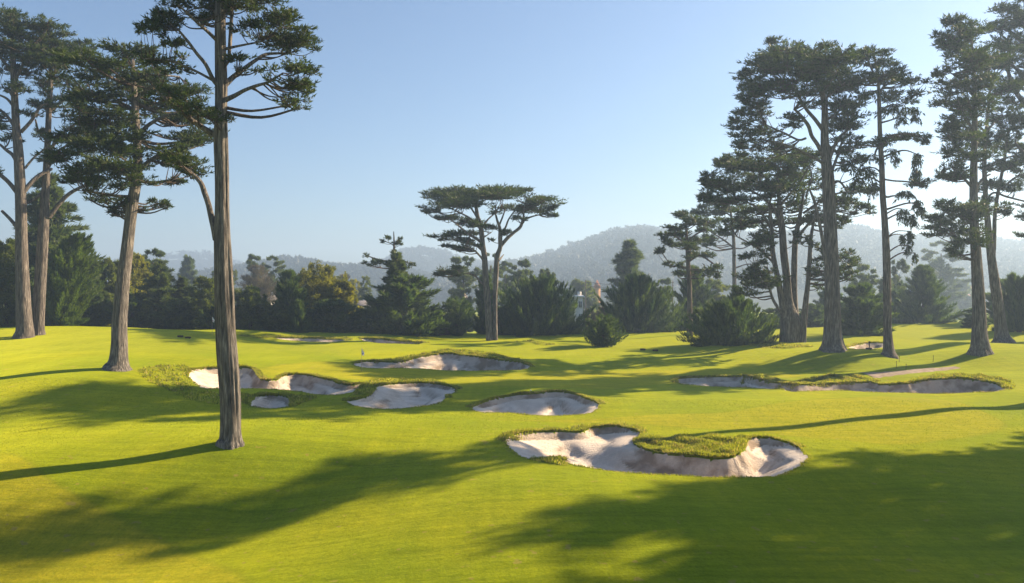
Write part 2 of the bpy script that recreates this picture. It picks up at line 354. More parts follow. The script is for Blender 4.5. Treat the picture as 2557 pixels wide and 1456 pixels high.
# cart path
MP=mat('path_gravel',(.30,.235,.18),.95,.1,(2.5,.25),(.4,.05))
pc=catmull(cast([2165,2215,2270,2330,2390],[936,934,929,923,917]),8); wv=np.linspace(.55,.22,len(pc)); b=MB(); vs=[]
for i,p in enumerate(pc):
    tdir=pc[min(i+1,len(pc)-1)]-pc[max(i-1,0)]; tdir/=np.linalg.norm(tdir); nn=np.array([-tdir[1],tdir[0]])
    for s in np.linspace(-1,1,7):
        r=p+nn*s*wv[i]*2.0*(1+.1*math.sin(i*1.3+s)); vs.append((r[0],r[1],gz(r[0],r[1])+.03-.03*abs(s)**4))
n=len(pc); ii=np.arange(n*7).reshape(n,7); b.add(vs,np.stack([ii[:-1,:-1],ii[1:,:-1],ii[1:,1:],ii[:-1,1:]],-1).reshape(-1,4))
tag(b.build('path',MP,smoothf=True),kind='structure')
# ------------------------------------------------------------------ rough grass blades
rg=np.random.default_rng(11)
def blades(mb,x,y,h,w,lean,tone):
    n=len(x); z=ground(x,y)-.02
    a=rg.uniform(0,2*np.pi,n); wx=np.cos(a)*w; wy=np.sin(a)*w
    b0=np.stack([x-wx,y-wy,z],1); b1=np.stack([x+wx,y+wy,z],1)
    la=rg.uniform(0,2*np.pi,n); lr=h*rg.uniform(.1,.8,n)
    tip=np.stack([x+np.cos(la)*lr+lean[:,0]*h,y+np.sin(la)*lr+lean[:,1]*h,z+h],1)
    V=np.stack([b0,b1,tip],1).reshape(-1,3); mb.add(V,tris=np.arange(3*n).reshape(-1,3),tone=np.repeat(tone,3))
gb=MB()
for b in BK:
    q=b['q']; per=np.linalg.norm(np.roll(q,-1,0)-q,axis=1); near=q[:,1].mean()<60
    dens=np.where(b['F']>.5,230,50)*(1.5 if near else 1)*(.6 if q[:,1].mean()>85 else 1)
    cnt=np.round(per*dens).astype(int); ix=np.repeat(np.arange(len(q)),cnt); t=rg.uniform(0,1,len(ix))[:,None]
    p=q[ix]*(1-t)+np.roll(q,-1,0)[ix]*t; out=rg.uniform(0,1,len(ix))**1.6*np.where(b['F'][ix]>.5,.5,.2)
    p=p+b['n'][ix]*(out+.03)[:,None]
    h=rg.uniform(.07,.22,len(ix))*np.where(b['F'][ix]>.5,1,.55)*(1-.4*out)*(1+.5*np.sin(p[:,0]*2.1)*np.sin(p[:,1]*1.7))
    lean=-b['n'][ix]*np.where(out<.25,.6,.1)[:,None]
    cl=.5+.5*np.sin(p[:,0]*1.9+np.sin(p[:,1]*2.3)*2)
    blades(gb,p[:,0],p[:,1],h,rg.uniform(.018,.04,len(ix))*(1 if near else 1.6),lean,np.clip(rg.uniform(0,.75,len(ix))+.3*cl-.05,0,1))
for poly,n in [([(1590,1095),(1640,1092),(1720,1090),(1800,1090),(1862,1095),(1860,1118),(1840,1136),(1790,1144),(1700,1138),(1640,1130),(1600,1118),(1583,1104)],26000),
  ([(345,925),(400,912),(470,915),(472,940),(490,965),(550,985),(560,1010),(480,1000),(420,975),(360,945)],3500),
  ([(600,985),(640,984),(720,984),(790,990),(760,1005),(735,1018),(725,995),(690,988),(640,990),(620,1008),(606,1005)],2500),
  ([(900,960),(960,948),(1040,947),(1120,955),(1060,957),(980,958),(935,970),(905,992),(850,1000),(880,985)],2500),
  ([(1940,962),(1990,950),(2040,940),(2090,936),(2150,940),(2200,952),(2150,957),(2090,960),(2010,962)],10000),
  ([(2270,958),(2300,943),(2350,935),(2430,935),(2500,945),(2535,960),(2520,975),(2480,957),(2400,946),(2330,949)],10000),
  ([(1850,945),(1890,938),(1940,948),(1970,958),(1920,955),(1885,946)],3000),
  ([(930,904),(1000,893),(1080,878),(1140,873),(1220,880),(1290,895),(1330,915),(1290,903),(1200,890),(1120,882),(1040,893),(1000,902)],9000),
  ([(600,837),(700,838),(860,843),(880,852),(850,848),(690,844),(620,843)],4000),
  ([(900,843),(980,846),(1070,855),(1050,856),(980,850),(910,847)],3000),([(1280,852),(1330,851),(1390,860),(1340,860)],1500),
  ([(1850,862),(1900,858),(1990,860),(2030,866),(1960,870),(1900,868)],4000),
  ([(1270,1082),(1400,1070),(1480,1062),(1560,1060),(1620,1078),(1590,1082),(1530,1066),(1450,1078),(1340,1080),(1262,1105),(1255,1095)],3000),
  ([(1320,1147),(1370,1144),(1412,1152),(1420,1164),(1380,1160)],900)]:
    q=patch(poly); c=rg.uniform(q.min(0),q.max(0),(n*3,2)); c=c[inside(c[:,0],c[:,1],q)][:n]
    dd=q[:,1].mean(); h=rg.uniform(.06,.2,len(c))*(1+.6*np.sin(c[:,0]*3.1+np.sin(c[:,1]*2)*2)); h=np.clip(h,.04,.3)
    cl=.5+.5*np.sin(c[:,0]*2.3+np.sin(c[:,1]*3.3)*2)
    blades(gb,c[:,0],c[:,1],h,rg.uniform(.02,.045,len(c))*(1 if dd<60 else 1.5),np.zeros((len(c),2)),np.clip(rg.uniform(0,.7,len(c))+.35*cl,0,1))
MOWN=foliage_mat('mown_grass_blades',(.075,.13,.006),(.26,.27,.010),None,.5)
n_=420000; yy_=1/(1/27.0-rg.uniform(0,1,n_)*(1/27.0-1/62.0)); xx_=yy_*rg.uniform(-.68,.68,n_)
ok_=np.ones(n_,bool)
for b in BK:
    q=b['q']; m_=np.nonzero((xx_>q[:,0].min())&(xx_<q[:,0].max())&(yy_>q[:,1].min())&(yy_<q[:,1].max()))[0]; ok_[m_[inside(xx_[m_],yy_[m_],q)]]=False
xx_=xx_[ok_]; yy_=yy_[ok_]; cl=.5+.25*np.sin(xx_*1.1+np.sin(yy_*.9)*2)+.25*np.sin(xx_*3.3-yy_*2.6+np.sin(xx_*.7)*3)
mg=MB(); sc_=yy_/40.0; zsave=None
blades(mg,xx_,yy_,rg.uniform(.022,.055,len(xx_))*sc_,rg.uniform(.010,.020,len(xx_))*sc_,np.zeros((len(xx_),2)),np.clip(rg.uniform(0,.7,len(xx_))+.3*cl,0.02,1))
tag(mg.build('mown_grass',MOWN),'short mown turf covering the near slope','grass',kind='stuff')
tag(gb.build('rough_grass',GRASSB),'long tufted grass hanging over the bunker edges and mounds','grass',kind='stuff')
# ------------------------------------------------------------------ tubes and foliage
rt=np.random.default_rng(21)
def tube(mb,P,R,seg=10,flute=0,roots=0,sub=6,rng=rt):
    P=np.asarray(P,float); R=np.asarray(R,float)
    A=catmull(np.hstack([P,R[:,None]]),sub) if len(P)>1 else P
    P=A[:,:3]; R=np.maximum(A[:,3],.006)
    T=np.gradient(P,axis=0); T/=np.linalg.norm(T,axis=1)[:,None]+1e-9
    mean=P[-1]-P[0]; mean/=np.linalg.norm(mean)+1e-9
    ref=np.array([0,1,0.]) if abs(mean[1])<.8 else np.array([1,0,0.])
    U=np.cross(T,ref); U/=np.linalg.norm(U,axis=1)[:,None]+1e-9; V=np.cross(T,U)
    th=np.linspace(0,2*np.pi,seg,endpoint=False); m=np.ones((len(P),seg))
    if flute:
        s=np.arange(len(P))[:,None]/sub
        for k in (3,5,8,13,19):
            if k*2.2>seg: break
            m+=flute*(2.2/k**.55)*np.sin(k*th[None]+rng.uniform(0,6.3)+.35*np.sin(s*rng.uniform(.5,1.3)+rng.uniform(0,6))+.5*rng.uniform(-1,1)*s*.3)*(.7+.3*np.sin(s*1.7+k))
        if roots:
            f=np.clip(1-np.linalg.norm(P-P[0],axis=1)/roots,0,1)[:,None]**2
            m+=f*.13*np.abs(np.sin(2.5*th[None]+rng.uniform(0,6)))
    r=R[:,None]*m
    v=P[:,None]+U[:,None]*(np.cos(th)[None,:,None]*r[...,None])+V[:,None]*(np.sin(th)[None,:,None]*r[...,None])
    v=v.reshape(-1,3); n=len(P); i=np.arange(n*seg).reshape(n,seg); j=np.roll(i,-1,1)
    q=np.stack([i[:-1],j[:-1],j[1:],i[1:]],-1).reshape(-1,4)
    v=np.vstack([v,P[-1]+T[-1]*R[-1]]); tr=np.stack([i[-1],j[-1],np.full(seg,n*seg)],-1)
    mb.add(v,q,tr)
def unit(v): return v/(np.linalg.norm(v,axis=-1,keepdims=True)+1e-9)
def fingers(mb,P0,P1,R,nb,L,w,up=.25,rng=rt,sag=0,tone=None,spread=.45,flat=.7):
    P0=np.asarray(P0,float); P1=np.asarray(P1,float); n=len(P0); nb=np.broadcast_to(np.asarray(nb,int),(n,))
    R=np.broadcast_to(np.asarray(R,float),(n,)); ix=np.repeat(np.arange(n),nb); N=len(ix)
    if N==0: return
    ax=P1-P0; ln=np.linalg.norm(ax,axis=1)+1e-9; axn=ax/ln[:,None]
    t=rng.uniform(0,1,N)**.85; off=rng.normal(0,1,(N,3)); off-= (off*axn[ix]).sum(1)[:,None]*axn[ix]; off=unit(off)
    prof=np.clip(t*5,.35,1)*(1-t**2.2*.85)
    r=R[ix]*prof*np.sqrt(rng.uniform(0,1,N)); pos=P0[ix]+ax[ix]*t[:,None]+off*r[:,None]*np.array([1,1,flat])
    pos[:,2]-=sag*ln[ix]*t*t
    a2=axn[ix].copy(); a2[:,2]-=sag*2*t
    d=unit(.8*unit(a2)+.75*off*(r/(R[ix]+1e-9))[:,None]+np.array([0,0,up])+rng.normal(0,spread,(N,3)))
    LL=L*rng.uniform(.6,1.25,N); sd=unit(np.cross(d,rng.normal(0,1,(N,3))))*(w*rng.uniform(.7,1.3,N))[:,None]*.5
    V=np.stack([pos-sd,pos+sd,pos+d*LL[:,None]],1).reshape(-1,3)
    tf=rng.uniform(.05,.95,n) if tone is None else np.broadcast_to(tone,(n,))
    tn=np.clip(tf[ix]*.6+rng.uniform(0,.4,N),0.11,1)
    mb.add(V,tris=np.arange(3*N).reshape(-1,3),tone=np.repeat(tn,3))
def pad_fingers(c,r,nf,rng,tip=.25,droop=0):
    """fingers of one foliage pad: c centre, r radii"""
    ph=rng.uniform(0,2*np.pi,nf); u=rng.uniform(-1,1,nf); rad=rng.uniform(.5,1.1,nf); rad=np.where(rng.uniform(0,1,nf)<.22,rad*1.35,rad)
    e=np.sqrt(1-.75*u*u)
    P1=np.stack([np.cos(ph)*r[0]*rad*e,np.sin(ph)*r[1]*rad*e,u*r[2]*.8+tip*r[2]],1)
    k=rng.uniform(.1,.4,nf)[:,None]; P0=P1*k; P0[:,2]=P1[:,2]*.6-.15*r[2]
    P1[:,2]-=droop
    return c+P0,c+P1
def gauge(crown,twig,pads,src,L,w,dens,rng,tip=.25,up=.25,sag=0,droopf=0,tw=.03,hang=False):
    """pads: list of (centre, radii). src: (points,radii) of limbs to attach to"""
    SP,SR=src
    for c,r in pads:
        # supporting branch from a lower, inner point of the limbs
        dv=SP-c; dist=np.linalg.norm(dv,axis=1)+np.clip(dv[:,2]+.3,0,None)*1.6
        k=int(np.argmin(dist)); s=SP[k]; ln=np.linalg.norm(c-s)
        if ln>.4:
            mid=(s+c)/2+np.array([rng.normal(0,.06),rng.normal(0,.06),-.10 if not hang else .15])*ln
            rr=min(SR[k]*.6,.03+.018*ln+.02*r[0]); tube(twig,[s,mid,c],[rr,rr*.7,rr*.45],6,sub=4,rng=rng)
        nf=int(np.clip(11+10*(r[0]*r[1])**.5/1.2,12,54))
        a,b=pad_fingers(c,r,nf,rng,tip,0)
        if hang: b[:,2]-=r[2]*rng.uniform(.4,1.6,nf)
        fr=np.clip(r[2]*rng.uniform(.26,.5,nf),.13,1.0)
        A=(np.linalg.norm(b-a,axis=1)*fr*2); nb=np.maximum(6,(dens*A/(L*w*.5)).astype(int))
        fingers(crown,a,b,fr,nb,L,w,up,rng,sag)
        for i in range(0,nf,2):
            tube(twig,[c+(a[i]-c)*.3,(a[i]+b[i])/2-np.array([0,0,.12*r[2]]),b[i]*.85+a[i]*.15],[tw,tw*.7,tw*.3],3,sub=2,rng=rng)
def hero(name,label,cat,d,trunks,limbs,pads,L=.42,w=.11,dens=1.0,seed=1,bark=None,group=None,fol=None,seg=26,flute=.035,depth=None,tip=.25,up=.3,sag=0,hang=(),tw=.03,taper=None,flare=2.5,stub=None,lift=0,full=1.25,sat=3,satz=(-1.1,.7)):
    rng=np.random.default_rng(seed); bark=bark or BARK; fol=fol or FOL_CYP
    b0=trunks[0][0]; bx,by=W(b0[0],b0[1],d)[:2]; bz=gz(bx,by); dz=bz-W(b0[0],b0[1],d)[2]+lift
    root=empty(name,(bx,by,bz)); tag(root,label,cat,group)
    o=np.array([bx,by,bz]); s=d/FP; SP=[];SR=[]
    allpx=[p[0] for p in pads]; cx=np.mean(allpx); hw=(max(allpx)-min(allpx))/2*s+1
    dep=depth or hw*.75
    def cv(pt,dy=0): 
        v=W(pt[0],pt[1],d); v[2]+=dz; v[1]+=dy; return v
    for ti,tr in enumerate(trunks):
        dyt=tr[0][3] if len(tr[0])>3 else 0
        P=[cv(p,(p[3] if len(p)>3 else dyt)) for p in tr]; R=[p[2]*s/2 for p in tr]
        if ti==0 or tr[0][1]>=b0[1]-14:
            P=[P[0]-np.array([0,0,.5])]+P; R=[R[0]*1.12]+R
        m=MB(); tube(m,P,R,seg,flute,flare if ti==0 else 0,8,rng); m.build('trunk',bark,root,o,True)
        A=catmull(np.hstack([np.array(P),np.array(R)[:,None]]),6); SP.append(A[:,:3]); SR.append(A[:,3])
    for li,lm in enumerate(limbs):
        sgn=rng.uniform(-1,1); st=lm[0][3] if len(lm[0])>3 else None
        n=len(lm); P=[];R=[]
        for i,p in enumerate(lm):
            dy=p[3] if len(p)>3 else (sgn*dep*.7*(i/(n-1))**1.2 if n>1 else 0)
            P.append(cv(p,dy)); R.append(p[2]*s/2)
        m=MB(); tube(m,P,R,12,.03,0,6,rng); m.build('limb',bark,root,o,True)
        A=catmull(np.hstack([np.array(P),np.array(R)[:,None]]),6); SP.append(A[2:,:3]); SR.append(A[2:,3])
    SP=np.vstack(SP); SR=np.concatenate(SR); hi=SP[:,2]>np.quantile(SP[:,2],.15); SP=SP[hi]; SR=SR[hi]
    PL=[];PH=[]
    for p in pads:
        c0=cv(p); f=max(.25,1-abs((p[0]-cx)*s)/hw*.8)
        near=np.argmin(((SP[:,[0,2]]-c0[[0,2]])**2).sum(1)); 
        dy=p[4] if len(p)>4 else np.clip(rng.normal(0,.45),-.9,.9)*dep*f+ (SP[near,1]-by)*.5
        c=c0+np.array([0,dy,0]); hp=len(p)>5 and p[5]; r=(p[2]*s*(1.25 if hp else 1.04),max(p[2]*s*.8,.5),p[3]*s*(1.15 if hp else full))
        if not hp and p[2]*s>.7:
            for k in range(sat):
                o_=np.array([rng.uniform(-.85,.85)*r[0],rng.uniform(-.9,.9)*r[1],rng.uniform(*satz)*r[2]]); f_=rng.uniform(.35,.65); PL.append((c+o_,(r[0]*f_,r[1]*f_,r[2]*f_*1.2)))
        (PH if (len(p)>5 and p[5]) else PL).append((c,r))
        # a fuller crown seen from the side: thinner copies in front of and behind the large pads
        if p[2]*s>2.2 and len(p)<5:
            for k in (-1,1):
                if rng.uniform()<.55: PL.append((c+np.array([rng.normal(0,.3)*p[2]*s,k*r[1]*1.1,rng.normal(0,.15)]),(r[0]*.55,r[1]*.6,r[2]*.8)))
    cr=MB(); twg=MB()
    gauge(cr,twg,PL,(SP,SR),L,w,dens,rng,tip,up,sag,0,tw)
    if PH: gauge(cr,twg,PH,(SP,SR),L,w,dens,rng,-.2,-.7,.15,0,tw,True)
    cr.build('crown',fol,root,o); twg.build('branchwork',BARK_D,root,o)
    return root
# ------------------------------------------------------------------ the tall cypresses
hero('cypress_tree','tall cypress with bare fissured trunk, nearest of all, standing alone before the bunkers','tree',44,
 [[(578,1098,62),(579,1084,51),(578,1060,47),(577,1000,46),(573,930,47),(569,870,48),(565,800,45),(562,730,44),(559,640,41),(557,580,38),(556,500,32),(555,420,32),(553,340,33),(553,270,28),(553,200,28),(551,100,26),(551,0,25),(553,-70,20),(556,-140,10)],
  [(566,140,7,.3),(568,90,9,.4),(570,30,8,.5),(574,-40,5,.6)]],
 [[(540,590,17),(533,560,16),(524,530,15),(515,500,14),(503,470,14),(490,443,12),(465,420,10),(437,400,8)],
  [(548,335,17),(510,312,14),(480,292,12),(450,270,10),(420,243,8),(394,220,6)],
  [(560,242,14),(590,233,11),(620,223,9),(655,216,8),(690,211,6),(730,195,4)],
  [(560,205,15),(575,180,13),(597,151,11),(617,123,9),(638,99,8),(686,88,5)],
  [(556,215,11),(538,195,11),(524,160,9),(508,137,8),(495,115,7),(480,93,5)],
  [(532,192,7),(505,178,6),(480,168,6),(439,156,5),(388,159,3)],
  [(555,115,9),(590,106,6),(651,93,4)],
  [(545,95,10),(528,78,8),(514,65,7),(497,48,4)],
  [(556,20,12),(600,-20,9),(650,-40,6)],[(550,30,10),(510,0,8),(460,-10,5)]],
 [(655,45,85,22),(700,55,62,24),(742,72,46,20),(690,20,48,13),(620,22,48,14),(665,-5,60,14),(770,92,22,9),(704,92,34,13),(640,70,40,12),
  (745,172,62,15),(790,180,30,9),(735,200,52,14),(738,232,40,14),(732,262,30,13),(700,190,26,9),(706,215,18,9),(760,212,34,10),
  (600,145,32,9),(604,166,30,10),(632,160,18,6),
  (400,12,26,16),(422,40,34,16),(470,30,46,16),(500,12,48,14),(440,72,42,14),(415,98,32,12),(447,110,34,11),(452,134,22,9),(408,60,26,10),(385,20,12,8),
  (560,-40,120,24),(500,-60,70,20),(625,-60,90,20),(560,-105,70,18),(590,-5,60,14),(540,10,40,10),
  (440,398,52,16),(425,375,40,12),(462,402,30,10),
  (420,212,60,14),(468,240,46,11),(520,285,48,12),(492,262,42,10),(560,300,22,9),(575,290,10,7),
  (400,155,52,12),(450,162,26,9),(430,178,30,10),(500,40,30,10)],L=.24,w=.075,dens=.8,seed=3,seg=64,flute=.065,sat=4,tip=.35,tw=.022)
hero('cypress_tree','leaning cypress with wide layered crown left of the front trunk','tree',66,
 [[(293,919,66),(296,900,46),(298,860,39),(298,814,36),(303,745,33),(309,690,31),(316,630,29),(324,560,27),(330,510,27),(338,460,25),(343,411,22),(341,330,19),(336,240,15),(331,150,9)]],
 [[(340,470,13),(310,430,11),(270,415,9),(220,420,6)],[(342,430,13),(380,400,10),(430,380,8),(470,370,5)],[(342,380,12),(300,360,9),(240,350,7),(190,345,4)],
  [(341,340,11),(380,310,9),(440,290,7),(520,290,4)],[(338,280,11),(290,250,8),(220,240,6),(160,228,4)],[(337,250,10),(380,225,8),(430,212,5)],
  [(334,200,9),(290,170,7),(220,158,5)],[(334,190,8),(380,175,6),(410,165,4)],[(345,450,10),(390,455,7),(440,450,5)],[(335,490,9),(300,490,7),(260,485,5)]],
 [(300,115,38,9),(335,122,48,12),(255,135,58,13),(185,152,42,11),(350,150,62,15),(262,165,95,15),(400,180,58,15),(300,200,118,18),(200,222,68,11),(430,215,48,12),(350,240,92,18),(250,255,60,13),(470,250,30,9),
  (300,300,80,17),(420,285,68,15),(500,290,50,10),(540,292,36,9),(225,300,50,10),(330,345,92,18),(430,325,78,16),(475,350,54,13),(245,350,50,12),(190,345,38,9),
  (300,390,102,19),(420,385,68,15),(180,398,42,11),(225,430,56,13),(350,435,88,17),(455,405,38,11),(480,385,28,8),
  (285,468,52,13),(250,490,46,11),(385,465,50,11),(300,505,38,11),(272,522,28,9),(425,450,28,7),(368,498,30,9),(345,520,18,7)],L=.34,w=.10,dens=.85,sat=4,seed=8,seg=40,flute=.03,tip=.3,depth=9)
hero('cypress_tree','thick grey cypress trunk at the far left, leftmost of the close pair','tree',90,
 [[(60,843,48),(62,825,40),(60,790,36),(58,745,33),(56,700,31),(54,643,29),(53,540,26),(51,471,25),(46,377,22),(40,309,18),(35,206,15),(32,137,12),(30,80,7)]],
 [[(50,490,12),(25,455,10),(0,430,9),(-30,400,6)],[(46,410,11),(25,385,9),(0,370,8),(-30,350,5)],[(50,575,10),(20,545,8),(-5,525,7)],[(40,320,9),(15,285,7),(-15,262,5)],[(38,270,8),(15,245,6),(-15,232,4)],[(37,250,7),(10,222,5),(-15,212,4)],
  [(58,480,12),(80,440,10),(104,415,8)],[(52,330,9),(75,300,8),(95,262,6),(110,254,4)],[(62,420,6),(78,392,5),(100,365,4),(108,340,3)],[(38,200,8),(70,160,6),(100,130,4)],[(36,190,8),(10,150,6),(-20,130,4)]],
 [(18,35,44,11),(60,60,66,13),(118,70,20,6),(20,85,56,16),(80,105,60,13),(-20,60,50,14),(40,125,60,13),(-30,120,60,14),(90,135,50,11),(5,170,40,9),(70,175,44,10),(-10,205,36,9),(60,225,34,8),(-5,290,30,9),(5,340,30,9),(95,255,30,8),(-20,420,34,10),(0,315,26,8),(70,280,26,7),(100,160,44,10)],L=.42,w=.11,dens=.7,seed=12,flute=.03,bark=BARK_R,group='close pair of tall cypresses')
hero('cypress_tree','slender reddish cypress trunk of the close pair at far left, the right one','tree',92,
 [[(97,838,30),(97,820,26),(98,770,27),(101,711,27),(108,591,25),(113,505,20),(118,394,15),(122,291,13),(127,206,11),(128,154,9),(130,90,6)]],
 [[(122,545,12),(145,510,10),(171,481,9),(213,457,6)],[(120,385,9),(151,340,7),(190,310,6),(226,298,4)],[(120,420,9),(140,380,7),(165,355,5)],[(112,480,10),(95,500,7),(68,520,5)],[(125,280,8),(160,240,6),(190,225,4)],[(126,240,8),(90,210,6),(70,200,4)],[(128,190,7),(165,150,5),(190,130,4)],[(118,350,8),(95,330,6),(85,300,4)]],
 [(150,88,50,12),(190,98,28,8),(130,110,60,14),(195,125,50,11),(160,140,62,14),(110,150,50,11),(150,175,60,13),(180,215,44,11),(110,205,44,11),(150,245,52,11),(185,275,48,10),(110,270,34,9),(180,315,44,10),(210,335,40,9),(150,350,44,9),(195,380,36,9),(140,400,34,8),(215,452,40,10),(230,310,26,8),(100,330,22,7),(175,445,30,8)],L=.42,w=.11,dens=.7,seed=14,flute=.04,bark=BARK_R,group='close pair of tall cypresses')
hero('cypress_tree','flat-topped cypress with two slim trunks standing alone in the middle','tree',112,
 [[(1222,852,17),(1220,820,16),(1219,783,16),(1217,749,16),(1213,700,15),(1210,646,14),(1205,612,13),(1201,571,12),(1193,543,10),(1188,515,8),(1182,490,4)],
  [(1236,851,14,.3),(1236,800,12,.3),(1236,749,11,.3),(1238,700,13,.3),(1241,646,13,.3),(1249,619,11,.3),(1249,598,11,.3),(1248,571,8,.3),(1242,553,6,.3),(1236,530,4,.3)]],
 [[(1251,615,9,.3),(1265,598,9),(1282,582,8),(1299,567,8),(1309,548,6),(1330,538,4),(1350,532,3)],[(1299,567,6),(1307,545,5),(1309,520,4),(1318,500,3)],
  [(1250,590,6,.3),(1262,568,5),(1270,545,4),(1285,520,3)],[(1246,565,5,.3),(1255,540,4),(1262,515,3)],
  [(1206,610,8),(1190,598,7),(1172,588,6),(1150,570,4),(1125,550,3)],[(1208,630,7),(1190,615,6),(1165,605,4),(1140,598,3)],[(1210,655,6),(1198,640,5),(1185,628,4),(1165,622,3)],
  [(1213,715,6),(1200,705,5),(1186,690,5),(1170,685,4),(1152,684,3)],[(1202,575,6),(1180,550,5),(1150,530,4),(1110,510,3)],[(1203,570,6),(1220,545,4),(1240,525,3)],[(1195,550,6),(1175,520,4),(1150,495,3)],
  [(1200,600,4),(1212,590,3),(1225,578,2)],[(1245,652,6),(1250,645,5),(1257,634,2)]],
 [(1110,478,42,8),(1085,488,28,7),(1150,482,52,11),(1195,475,38,9),(1250,482,50,9),(1312,473,28,5),(1290,482,38,8),(1362,494,32,5),(1345,508,52,10),(1220,500,110,14),(1130,502,66,12),(1078,522,28,6),(1150,526,66,13),(1062,530,14,4),(1375,518,22,5),(1335,526,48,9),(1120,548,38,8),(1285,520,58,10),(1180,552,32,9),(1375,535,18,5),
  (1145,583,50,8),(1095,592,34,5),(1130,598,36,8),(1165,612,34,8),(1152,630,24,7),(1215,572,22,8),(1190,570,20,7),(1226,602,9,3),(1265,585,14,5),(1300,548,18,5),(1128,622,18,5),
  (1112,680,26,7),(1138,688,22,6),(1148,674,20,5),(1100,690,16,4),(1165,560,30,8)],L=.48,w=.12,dens=.72,seed=17,flute=.03,flare=1.2,tip=.7,tw=.04,full=1.05)
hero('cypress_tree','massive grey cypress trunk with broad tall crown right of the multi-stemmed one','tree',86,
 [[(2081,874,62),(2081,858,50),(2080,830,42),(2080,790,38),(2079,715,34),(2076,612,31),(2072,526,29),(2068,440,28),(2065,412,25),(2060,343,19),(2060,274,15),(2051,206,11),(2044,154,6)],
  [(2062,868,14,-.6),(2062,800,12,-.7),(2060,700,11,-.8),(2052,640,9,-.9),(2041,578,8,-1.0),(2032,540,7,-1.1),(2024,509,7,-1.2),(2010,475,4,-1.3)]],
 [[(2060,400,11),(2040,365,10),(2020,343,9),(2008,322,9),(1993,309,8),(1975,296,7),(1958,288,5)],[(2012,345,6),(1990,350,5),(1950,335,5),(1903,318,3)],[(2058,330,10),(2035,300,9),(2010,274,8),(1990,245,7),(1975,220,5)],
  [(2070,400,9),(2090,350,8),(2110,330,6),(2135,310,4)],[(2072,440,8),(2095,395,7),(2120,343,5)],[(2053,240,7),(2020,200,6),(1980,170,4)],[(2056,250,7),(2090,220,6),(2120,200,4)],[(2048,180,5),(2080,160,4)],[(2046,170,5),(2000,145,4),(1960,135,3)],[(2060,300,8),(2100,280,6),(2140,265,4)],[(2063,410,8),(2020,395,7),(1960,375,5),(1900,365,3)],[(2068,470,8),(2100,450,6),(2130,470,4)]],
 [(1928,118,24,6),(1972,120,42,9),(1960,140,58,11),(2020,135,44,10),(1905,150,28,6),(1980,162,88,12),(1862,180,26,5),(2050,152,40,10),(1925,190,66,12),(2010,188,78,14),(1872,205,36,9),(1885,232,46,10),(1862,256,30,8),(2095,190,48,12),(2115,220,56,13),(2138,255,48,13),(2128,290,48,12),(1930,228,58,11),(1855,290,36,9),(1885,268,46,10),(1832,320,28,6),(1852,345,42,8),(1905,328,42,7),(1878,368,40,7),(1960,305,34,6),(2110,320,44,11),(2145,350,26,9),(2010,225,50,10),(2060,230,40,10),(1975,265,32,7),(2090,270,36,9),(2135,400,30,9),(2105,370,30,9),(1960,345,26,5),(2030,180,60,12)],L=.42,w=.12,dens=.75,sat=5,satz=(-2.2,1.1),full=1.5,seed=23,flute=.05,seg=44,tip=.35,tw=.04)
hero('cypress_tree','slim straight cypress with drooping branch curtains, between two thicker right trunks','tree',84,
 [[(2219,881,40),(2219,866,27),(2217,830,21),(2216,783,19),(2214,646,18),(2209,543,15),(2204,475,14),(2202,406,13),(2198,343,11),(2195,240,9),(2192,178,6),(2180,120,4)]],
 [[(2196,225,6),(2220,200,5),(2255,190,3)],[(2194,200,6),(2165,170,5),(2140,150,3)],[(2197,300,5),(2215,296,4),(2235,290,3)],[(2200,345,7),(2225,333,6),(2260,335,5),(2290,355,3)],[(2201,350,6),(2180,372,5),(2165,400,3)],[(2205,440,5),(2225,446,4),(2245,450,4),(2268,456,3)],[(2208,482,6),(2220,484,5),(2238,480,4),(2262,478,3)],[(2205,360,5),(2150,355,4),(2130,370,3)],[(2196,270,5),(2235,250,4),(2265,250,3)]],
 [(2162,112,24,6),(2176,128,44,10),(2142,142,36,9),(2212,150,40,11),(2242,178,34,11),(2200,182,56,13),(2262,203,34,11),(2240,225,50,13),(2285,228,20,8),(2225,255,40,11,0,1),(2270,262,28,10,0,1),(2288,280,14,9,0,1),(2248,285,20,8,0,1),(2165,190,40,12),(2170,220,30,10,0,1),
  (2250,332,44,8),(2215,345,48,8),(2282,346,18,9),(2290,378,11,17,0,1),(2288,415,9,16,0,1),(2232,365,13,11,0,1),(2172,380,34,10,0,1),(2155,412,32,14,0,1),(2178,450,13,15,0,1),(2140,440,20,12,0,1),(2125,400,30,11,0,1),(2240,385,8,9,0,1),
  (2280,452,26,9),(2262,470,26,11,0,1),(2290,492,16,13,0,1),(2256,515,14,14,0,1),(2278,530,14,15,0,1),(2272,570,9,14,0,1),(2268,605,6,12,0,1),(2285,625,5,10,0,1),(2255,580,6,12,0,1),(2300,510,7,10,0,1)],L=.38,w=.12,dens=1.0,seed=27,flute=.03,tip=.1,bark=BARK_R)
